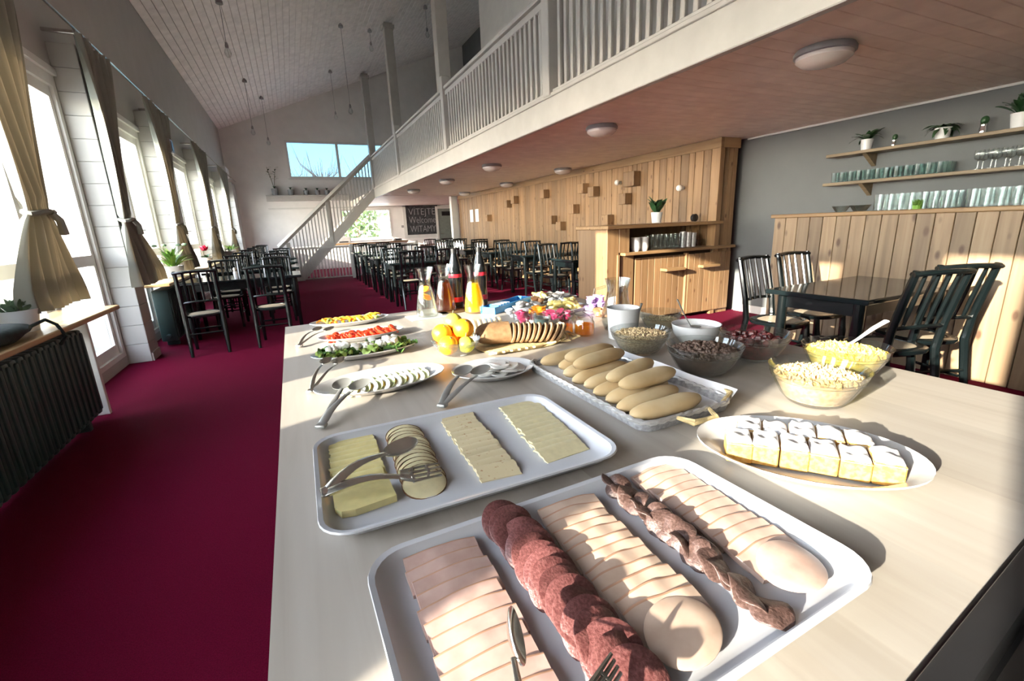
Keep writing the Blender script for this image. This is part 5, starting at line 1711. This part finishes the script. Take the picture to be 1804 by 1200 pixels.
yg = tag(MB().lathe([(0, .030), (.068, .042), (.074, .056), (.04, .059), (0, .060)], 26).build('yoghurt', M['yoghurt'], None, True, (WB[0], WB[1], T + .001)), 'smooth white yoghurt in the white bowl', 'yoghurt')
ys = thing('ladle', 'thin dark ladle handle leaning in the yoghurt bowl', 'ladle', (WB[0] - .02, WB[1], T + .064))
MB().tube([(.0, 0, -.002), (-.02, .015, .04), (-.045, .03, .10)], [.004, .004, .006], 8, True, .5).build('handle', M['dark_steel'], ys, True)
spoon_head(.02, .018, .008).build('spoon_head', M['dark_steel'], ys, True, (.012, -.005, .002))
bowl('empty-looking wide glass bowl behind the yoghurt', (1.325, 1.385), .088, .07)
fill('pale grey oats low in the wide glass bowl', (1.325, 1.385), .088, .07, .038, .004, 'flake', 'flake', 160, .006, 17)
# white pail + spoon, glass pitcher
WP = (1.105, 1.350)
wp = thing('white_pail', 'white enamel pail with a spoon behind the muesli', 'pail', (WP[0], WP[1], T + .0005))
MB().lathe([(0, 0), (.054, 0), (.062, .11), (.064, .118), (.060, .118), (.051, .006), (0, .005)], 28).build('pail_wall', M['china'], wp, True)
s2 = thing('teaspoon', 'dark spoon standing in the white pail', 'spoon', (WP[0] + .02, WP[1] - .02, T + .012))
MB().tube([(0, 0, 0), (.01, -.02, .06), (.018, -.038, .125)], [.003, .003, .006], 8, True, .5).build('handle', M['dark_steel'], s2, True)
gp_ = thing('glass_pitcher', 'clear glass pitcher with a handle behind the white pail', 'pitcher', (1.175, 1.475, T + .0005))
MB().lathe([(0, 0), (.050, 0), (.062, .03), (.064, .07), (.045, .13), (.042, .17), (.052, .21), (.050, .21), (.040, .17), (.043, .13), (.061, .07), (.059, .03), (.047, .005), (0, .005)], 26).build('glass_wall', M['glass'], gp_, True)
MB().tube([(-.045, .02, .18), (-.085, .035, .17), (-.095, .04, .12), (-.062, .028, .06)], .006, 8).build('handle', M['glass'], gp_, True)

# fruit bowl
FB = (.478, 1.492)
bowl('glass bowl of oranges and lemons', FB, .088, .055)
fr_meshes = {k: MB().ball((0, 0, 0), .036, .036, .034, 18, 12).mesh('fruit_' + k, M[k], True) for k in ('orange', 'lemon', 'lime')}
for k, (dx, dy, z, s, lab) in enumerate(((-.038, -.028, .043, 1.0, 'orange at the near left of the fruit bowl'), (.0, .04, .045, 1.0, 'orange at the back of the fruit bowl'), (-.04, .03, .074, 1.0, 'orange on the upper left of the fruit pile'), (.033, .008, .086, 1.06, 'biggest orange on top of the fruit pile'))):
    t = thing('orange', lab, 'orange', (FB[0] + dx, FB[1] + dy, T + z))
    inst('peel', fr_meshes['orange' if k != 2 else 'orange'], t, sc=s)
    MB().lathe([(0, 0), (.004, .001), (.003, .003), (0, .003)], 8, (0, 0, .033 * s)).build('stem_scar', M['stem'], t, False, None, (.5, .2, 0))
for (dx, dy, z, lab, mt) in ((.022, -.043, .040, 'yellow lemon at the front of the fruit bowl', 'lime'), (.012, .055, .105, 'yellow-green apple at the top back of the fruit pile', 'lime')):
    t = thing('lemon' if 'lemon' in lab else 'apple', lab, 'fruit', (FB[0] + dx, FB[1] + dy, T + z))
    inst('skin', fr_meshes[mt], t, sc=.86 if 'lemon' in lab else .95)
    MB().tube([(0, 0, .028), (.004, .002, .042)], .0018, 5).build('stem', M['stem'], t)

# sliced bread on a straw mat
bd = thing('straw_mat', 'straw-edged bread mat with braided handle', 'mat', (.725, 1.515, T + .0005))
MB().rings([ell(.165, .125, 0, 30, p=3), ell(.17, .13, .004, 30, p=3), ell(.16, .12, .007, 30, p=3)]).build('base', M['straw'], bd, True)
b = MB()
for k in range(6):
    a0, r0 = rnd.uniform(-.9, -.1), .02
    b.tube([(.08 + .02 * k, -.10, .006), (.10 + .018 * k, -.13 - .004 * k, .016 + .006 * (k % 3)), (.15 + .008 * k, -.10 + .006 * k, .022 + .008 * (k % 2)), (.175, -.04 + .012 * k, .010)], .0045, 5)
    b.tube([(-.16 + .03 * k, -.115, .006), (-.14 + .03 * k, -.137, .012), (-.10 + .03 * k, -.122, .010)], .004, 5)
b.build('braid', M['straw'], bd, True)
def slice_me(name, w, h, th, crust, crumb):
    pts = []
    for k in range(26):
        a = 2 * pi * k / 26
        x, z = cos(a), sin(a)
        z = z if z > 0 else z * .75
        pts.append((x * w / 2, z * h / 2))
    b = MB()
    b.cur = 0
    n = len(pts)
    o = b.rings([[(x * s, y, z * s + h * .38) for x, z in pts] for s, y in ((.97, -th / 2), (1, -th * .3), (1, th * .3), (.97, th / 2))], False, False)
    b.cur = 1
    b.add([(x * .97, -th / 2, z * .97 + h * .38) for x, z in pts], [tuple(range(n))])
    b.add([(x * .97, th / 2, z * .97 + h * .38) for x, z in pts], [tuple(range(n - 1, -1, -1))])
    return b.mesh(name, [M[crust], M[crumb]], False)
bs = slice_me('brown_bread_slice', .12, .085, .010, 'bread_dark', 'bread_crumb')
# loaf runs left to right, slices lean to the right
lf = thing('bread_loaf', 'uncut end of the dark brown loaf left of its slices', 'bread', (.625, 1.515, T + .0085), -.25)
MB().sheet(lambda u, v: ((u - .5) * .13, cos(v * 2 * pi) * .058 * max(0, 1 - max(0, -(2 * u - 1)) ** 2.6) ** .5, .036 + sin(v * 2 * pi) * (.046 if v < .5 else .034) * max(0, 1 - max(0, -(2 * u - 1)) ** 2.6) ** .5), 16, 22).build('crust', M['bread_dark'], lf, 'full')
MB().prism([(.99 * .058 * cos(2 * pi * j / 22), .036 + .99 * (.046 if j < 11 else .034) * sin(2 * pi * j / 22)) for j in range(22)], 0, .002).xform(Matrix(((0, 0, 1, .064), (1, 0, 0, 0), (0, 1, 0, 0), (0, 0, 0, 1)))).build('cut_face', M['bread_crumb'], lf)
for k in range(10):
    x = .690 + k * .0150 + (.004 * max(0, k - 5))
    t = inst('bread_slice', bs, None, (x, 1.492 - .0075 * k, T + .0115 + .002 * (k % 2)), (0, 0, 0))
    t.rotation_euler = (.22 + .045 * k, 0, pi / 2 - .28 - .02 * k)
    tag(t, 'brown bread slice in the fanned loaf, %s from its left end' % NTH[k], 'bread', 'slices of the dark loaf')
ws = slice_me('white_bread_slice', .10, .075, .012, 'bread_roll', 'bread_white')
for k in range(7):
    t = inst('bread_slice', ws, None, (.60 + k * .022, 1.665 - .002 * k, T + .0005), (-.2, 0, pi / 2 - .3))
    tag(t, 'white bread slice behind the dark loaf, %s from the left' % NTH[k], 'bread', 'slices of white bread')
wm = tag(MB().rings([ell(.11, .055, 0, 24, p=3), ell(.112, .057, .003, 24, p=3)]).build('bread_napkin', M['paper'], None, False, (.66, 1.665, T - .003 + .0005)), 'thin white napkin below the white bread slices', 'napkin')
wm.location.z = T + .0002
for o in C.objects:
    if o.name.startswith('bread_slice') and 'white' in o['label']:
        o.location.z = T + .0125

# basket of rolls
BK = (.745, .935)
bk = thing('bread_basket', 'grey woven rectangular basket with straw handles', 'basket', (BK[0], BK[1], T + .0005))
w_, h_ = .275, .535
b = MB().rings([rrect(w_ - .012, h_ - .012, .03, 0), rrect(w_ - .003, h_ - .003, .035, .012), rrect(w_, h_, .038, .021), rrect(w_ - .006, h_ - .006, .036, .023), rrect(w_ - .014, h_ - .014, .032, .018), rrect(w_ - .03, h_ - .03, .028, .005)])
b.build('woven_side', M['wire'], bk, True)
rb = MB()
ring = rrect(w_ - .002, h_ - .002, .037, .0)
for tw in (0, 1):
    pts = []
    m_ = 150
    per = ring + [ring[0]]
    ln = [0]
    for p, q in zip(per, per[1:]):
        ln.append(ln[-1] + hypot(q[0] - p[0], q[1] - p[1]))
    for k in range(m_ + 1):
        s = ln[-1] * k / m_
        i = max(j for j in range(len(ln)) if ln[j] <= s + 1e-9)
        i = min(i, len(per) - 2)
        f = (s - ln[i]) / max(1e-9, ln[i + 1] - ln[i])
        a = k * 1.25 + tw * pi
        pts.append((per[i][0] * (1 + .008 * cos(a)) + (per[i + 1][0] - per[i][0]) * f, per[i][1] * (1 + .004 * cos(a)) + (per[i + 1][1] - per[i][1]) * f, .022 + .0035 * sin(a)))
    rb.tube(pts, .004, 5, False)
rb.build('twisted_rim', M['silver'], bk, True)
for s in (-1, 1):
    hb = MB()
    for tw in (0, 1.6, 3.2):
        hb.tube([(-.05, s * .265, .022), (-.03 + .003 * sin(tw), s * .300, .018 + .004 * cos(tw)), (.03 + .003 * cos(tw), s * .305, .018 + .004 * sin(tw)), (.05, s * .265, .022)], .004, 5)
    hb.build('handle', M['straw'], bk, True)
hb = MB()
for tw in range(3):
    hb.tube([(.10, -.26 , .022), (.15, -.235 - .004 * tw, .024 + .004 * tw), (.175, -.18 + .01 * tw, .020), (.172, -.13, .010 + .004 * tw)], .004, 5)
hb.build('loose_straw', M['straw'], bk, True)
pp = tag(MB().sheet(lambda u, v: ((u - .5) * .27 + .028, (v - .5) * .50, .0065 + (.028 * max(0, (u - .88) / .12)) + .002 * sin(u * 20 + v * 13) * (1 if u > .2 else 0) + .002), 22, 22).build('paper_liner', M['paper'], None, 'full', (BK[0], BK[1], T + .0005)), 'white paper liner sticking out of the roll basket', 'paper')
roll_b = MB()
def roll_fn(u, v):
    a = v * 2 * pi
    s = max(0, 1 - abs(2 * u - 1) ** 3.2) ** .5
    rr = .0225 * s * (1 + .045 * sin(u * 11)) * (1 - .1 * (2 * u - 1) ** 2)
    x = (u - .5) * .20
    return (x, cos(a) * rr * 1.12 + .008 * (u - .5) ** 2 * 4, sin(a) * rr * .86 + .004 * (1 - (2 * u - 1) ** 2))
roll_me = MB().sheet(roll_fn, 22, 14).mesh('long_roll', M['bread_roll'], 'full')
rolls = [(.715, 1.155, .038, .15), (.735, 1.090, .038, .16), (.720, 1.030, .038, .14), (.715, .975, .038, .12), (.715, .920, .038, .10), (.710, .865, .038, .08), (.705, .812, .038, .06), (.695, .762, .038, .04), (.695, .705, .038, .02),
         (.735, 1.055, .072, .20), (.725, .995, .072, .22), (.728, .865, .074, .22), (.722, .795, .074, .12)]
for k, (x, y, z, rz) in enumerate(rolls):
    lay = 'upper' if z > .05 else 'lower'
    o = inst('bread_roll', roll_me, None, (x + .016, y, T + z - .009), (rnd.uniform(-.2, .2), rnd.uniform(-.04, .04), rz + rnd.uniform(-.06, .06)), (rnd.uniform(.96, 1.06), rnd.uniform(.95, 1.05), rnd.uniform(.95, 1.1)))
    if k == 12:
        tag(o, 'pale long roll raised on top at the near end of the basket', 'roll')
    elif k == 8:
        tag(o, 'golden long roll at the nearest end of the basket', 'roll')
    else:
        tag(o, 'pale long roll in the %s layer of the basket, %s from the back' % (lay, NTH[k if k < 9 else k - 9]), 'roll', 'long rolls in the %s layer' % lay)

# ---------------------------------------------------------------- drinks
def carafe(label, c, lq, lz, slices=0, tint='glass'):
    t = thing('glass_carafe', label, 'carafe', (c[0], c[1], T + .004))
    pr = [(0, 0), (.050, 0), (.055, .008), (.054, .04), (.045, .10), (.032, .150), (.028, .175), (.034, .205), (.046, .245)]
    prof = pr + [(.0445, .2452)] + [(p[0] - .0025, p[1] + (.003 if p[1] < .005 else 0)) for p in pr[::-1] if p[0] > .03 or p[1] > .1][1:] + [(0, .005)]
    MB().lathe(prof, 28).build('glass_wall', M[tint], t, True)
    q = [(0, .007)] + [(p[0] - .0045, max(.007, p[1])) for p in pr[1:] if p[1] < lz]
    rr = [p for p in pr if p[1] >= lz][0]
    r0 = [p for p in pr if p[1] < lz][-1]
    f = (lz - r0[1]) / (rr[1] - r0[1])
    q += [(r0[0] + (rr[0] - r0[0]) * f - .0045, lz), (0, lz)]
    j = MB().lathe(q, 26).build('drink', M[lq], t, True)
    for k in range(slices):
        MB().lathe([(0, 0), (.024, 0), (.026, .002), (.024, .004), (0, .004)], 16).build('orange_slice', M['orange'], t, False, (.004 * (-1) ** k, .003, .095 + .014 * k), (.5 - .3 * k, .35, k))
    return t
carafe('glass carafe of water with orange slices', (.575, 2.235), 'water', .152, 4)
carafe('glass carafe of brown juice between the other two', (.705, 2.335), 'apple_juice', .148)
carafe('glass carafe of bright orange juice', (.815, 2.190), 'oj', .150)
mt_ = tag(MB().rbox(-.10, .12, -.06, .075, 0, .0035, .0015, 1).build('white_tray', M['china'], None, False, (.575, 2.23, T + .0003), (0, 0, .05)), 'small white mat under the water carafe', 'mat')
ob = tag(MB().rbox(-.09, .09, -.05, .05, 0, .0035, .001, 1).build('wooden_mat', M['pine_x'], None, False, (.74, 2.29, T + .0003), (0, 0, .1)), 'orange-brown mat under the juice carafes', 'mat')
def cola(label, c):
    t = thing('cola_bottle', label, 'bottle', (c[0], c[1], T + .0005))
    MB().lathe([(0, 0), (.032, 0), (.036, .01), (.036, .07), (.033, .10), (.036, .14), (.036, .20), (.027, .25), (.016, .29), (.014, .315), (0, .315)], 22).build('body', M['cola'], t, True)
    MB().lathe([(.0365, .170), (.0368, .171), (.0368, .188), (.0365, .189)], 22).build('label', M['red_label'], t, True)
    MB().lathe([(.0365, .035), (.0368, .037), (.0368, .060), (.0365, .062)], 22).build('lower_label', M['red_label'], t, True)
    MB().lathe([(0, .30), (.017, .30), (.017, .325), (0, .325)], 14).build('cap', M['black_plastic'], t, True)
cola('tall dark cola bottle between the brown juice and the orange juice', (.790, 2.395))
cola('dark cola bottle right behind the orange juice carafe', (.935, 2.39))

# honey jars, dark jam glass
def jar(label, c, lq, r=.040, h=.070):
    t = thing('honey_jar', label, 'jar', (c[0], c[1], T + .0005))
    MB().lathe([(0, 0), (r * .95, 0), (r, .006), (r, h * .72), (r * .86, h * .84), (r * .88, h), (r * .84, h), (r * .82, h * .84), (r * .95, h * .72), (r * .95, .006), (0, .005)], 24).build('glass_wall', M['glass'], t, True)
    MB().lathe([(0, .007), (r * .93, .007), (r * .93, h * .60), (0, h * .60)], 22).build('honey', M[lq], t, True)
    lid = MB().lathe([(0, .004), (r * .8, .004), (r * .92, 0), (r * .92, .004), (r * .8, .010), (0, .012)], 22).build('glass_lid', M['glass_green'], t, True, (.010, .030, h + .022), (-.9, .25, 0))
    MB().tube([(r * .9, .01, h * .86), (r * 1.05, .03, h * .95), (.02, .045, h + .012)], .0014, 5).build('wire_clip', M['steel'], t)
jar('open swing-top honey jar nearest the muesli', (1.010, 1.470), 'honey', .040, .072)
jar('open honey jar on the left of the pair', (.945, 1.515), 'honey', .034, .066)
dj = thing('jam_glass', 'square-looking glass of dark jam behind the sliced bread', 'jar', (.925, 1.665, T + .0005))
MB().lathe([(0, 0), (.036, 0), (.040, .055), (.038, .055), (.034, .004), (0, .004)], 20).build('glass_wall', M['glass'], dj, True)
MB().lathe([(0, .005), (.033, .005), (.036, .046), (0, .046)], 20).build('jam', M['dark_glass'], dj, True)
for (c, lab) in (((.885, 1.79), 'clear glass holding berry foil packs'), ((.945, 1.735), 'low clear glass beside the jam')):
    t = thing('small_glass', lab, 'glass', (c[0], c[1], T + .0005))
    MB().lathe([(0, 0), (.030, 0), (.037, .058), (.035, .058), (.028, .004), (0, .004)], 18).build('glass_wall', M['glass'], t, True)

# portion packs
pk = MB().lathe([(0, 0), (.014, 0), (.017, .016), (.021, .017), (.021, .019), (0, .0195)], 10)
sq = MB().rbox(-.022, .022, -.016, .016, 0, .015, .004, 1)
PK = {k: (pk if k not in ('silver', 'gold') else sq).mesh('portion_' + k, M[k], True) for k in ('maroon', 'pepper_orange', 'gold', 'silver', 'purple', 'hazel', 'paper')}
names = {'maroon': 'berry red jam', 'pepper_orange': 'orange jam', 'gold': 'gold-wrapped butter', 'silver': 'silver-wrapped cheese', 'purple': 'lilac yoghurt', 'hazel': 'brown spread', 'paper': 'white cream'}
def tray2(label, c, w, h, rz=0.0):
    t = thing('packet_tray', label, 'tray', (c[0], c[1], T + .0005), rz)
    MB().rings([rrect(w - .02, h - .02, .015, 0), rrect(w, h, .02, .018), rrect(w - .004, h - .004, .02, .020), rrect(w - .024, h - .024, .014, .004)]).build('dish', M['china'], t, True)
def packs(kind, c, w, h, n, z=.006, layers=2):
    for k in range(n):
        x, y = c[0] + rnd.uniform(-w / 2, w / 2), c[1] + rnd.uniform(-h / 2, h / 2)
        o = inst('portion_pack', PK[kind], None, (x, y, T + z + .016 * (k % layers) + rnd.uniform(0, .004)), (rnd.uniform(-.4, .4), rnd.uniform(-.4, .4), rnd.uniform(0, 3)))
        tag(o, '%s portion pack in the breakfast packet trays' % names[kind], 'packet', '%s portion packs' % names[kind])
tray2('white tray of berry and orange portion packs', (1.02, 1.80), .22, .17, .3)
packs('maroon', (1.055, 1.765), .11, .07, 20)
packs('maroon', (.900, 1.80), .05, .04, 8, .008, 3)
packs('pepper_orange', (1.015, 1.865), .06, .04, 9, .02, 2)
tray2('white tray of gold and silver butter packs', (1.235, 1.98), .24, .22, .3)
packs('gold', (1.22, 1.95), .13, .10, 26, .008, 3)
packs('silver', (1.30, 2.07), .12, .06, 14)
tray2('far white tray of assorted wrapped packs', (1.32, 2.28), .28, .20, .2)
packs('silver', (1.32, 2.28), .20, .12, 26)
packs('gold', (1.26, 2.27), .10, .1, 8, .02)
tray2('white tray of silver packs beside the blue box', (1.11, 2.10), .18, .15, .3)
packs('silver', (1.09, 2.10), .11, .08, 18)
packs('hazel', (1.14, 2.10), .06, .06, 6, .02)
packs('paper', (.955, 1.93), .09, .08, 10, .001)
packs('purple', (1.345, 1.865), .08, .06, 22, .003, 4)
packs('hazel', (1.28, 1.70), .07, .05, 10, .003)
bbx = thing('blue_box', 'long bright blue open box behind the orange juice', 'box', (1.015, 2.215, T + .0005), .58)
b = MB()
b.box(-.19, .19, -.045, .045, 0, .004); b.box(-.19, .19, -.045, -.041, .004, .035); b.box(-.19, .19, .041, .045, .004, .035); b.box(-.19, -.186, -.041, .041, .004, .035); b.box(.186, .19, -.041, .041, .004, .035)
b.build('carton', M['blue'], bbx)
for k in range(8):
    tag(inst('tea_bag', MB().rbox(-.006, .006, -.036, .036, 0, .034, .002, 1).mesh('tea_bag', M['paper'] if k % 2 else M['blue']), None, (.905 + k * .012, 2.145 + k * .0079, T + .0055), (0, 0, .58)), 'thin wrapped tea bag standing in the blue box', 'tea bag', 'tea bags in the blue box')
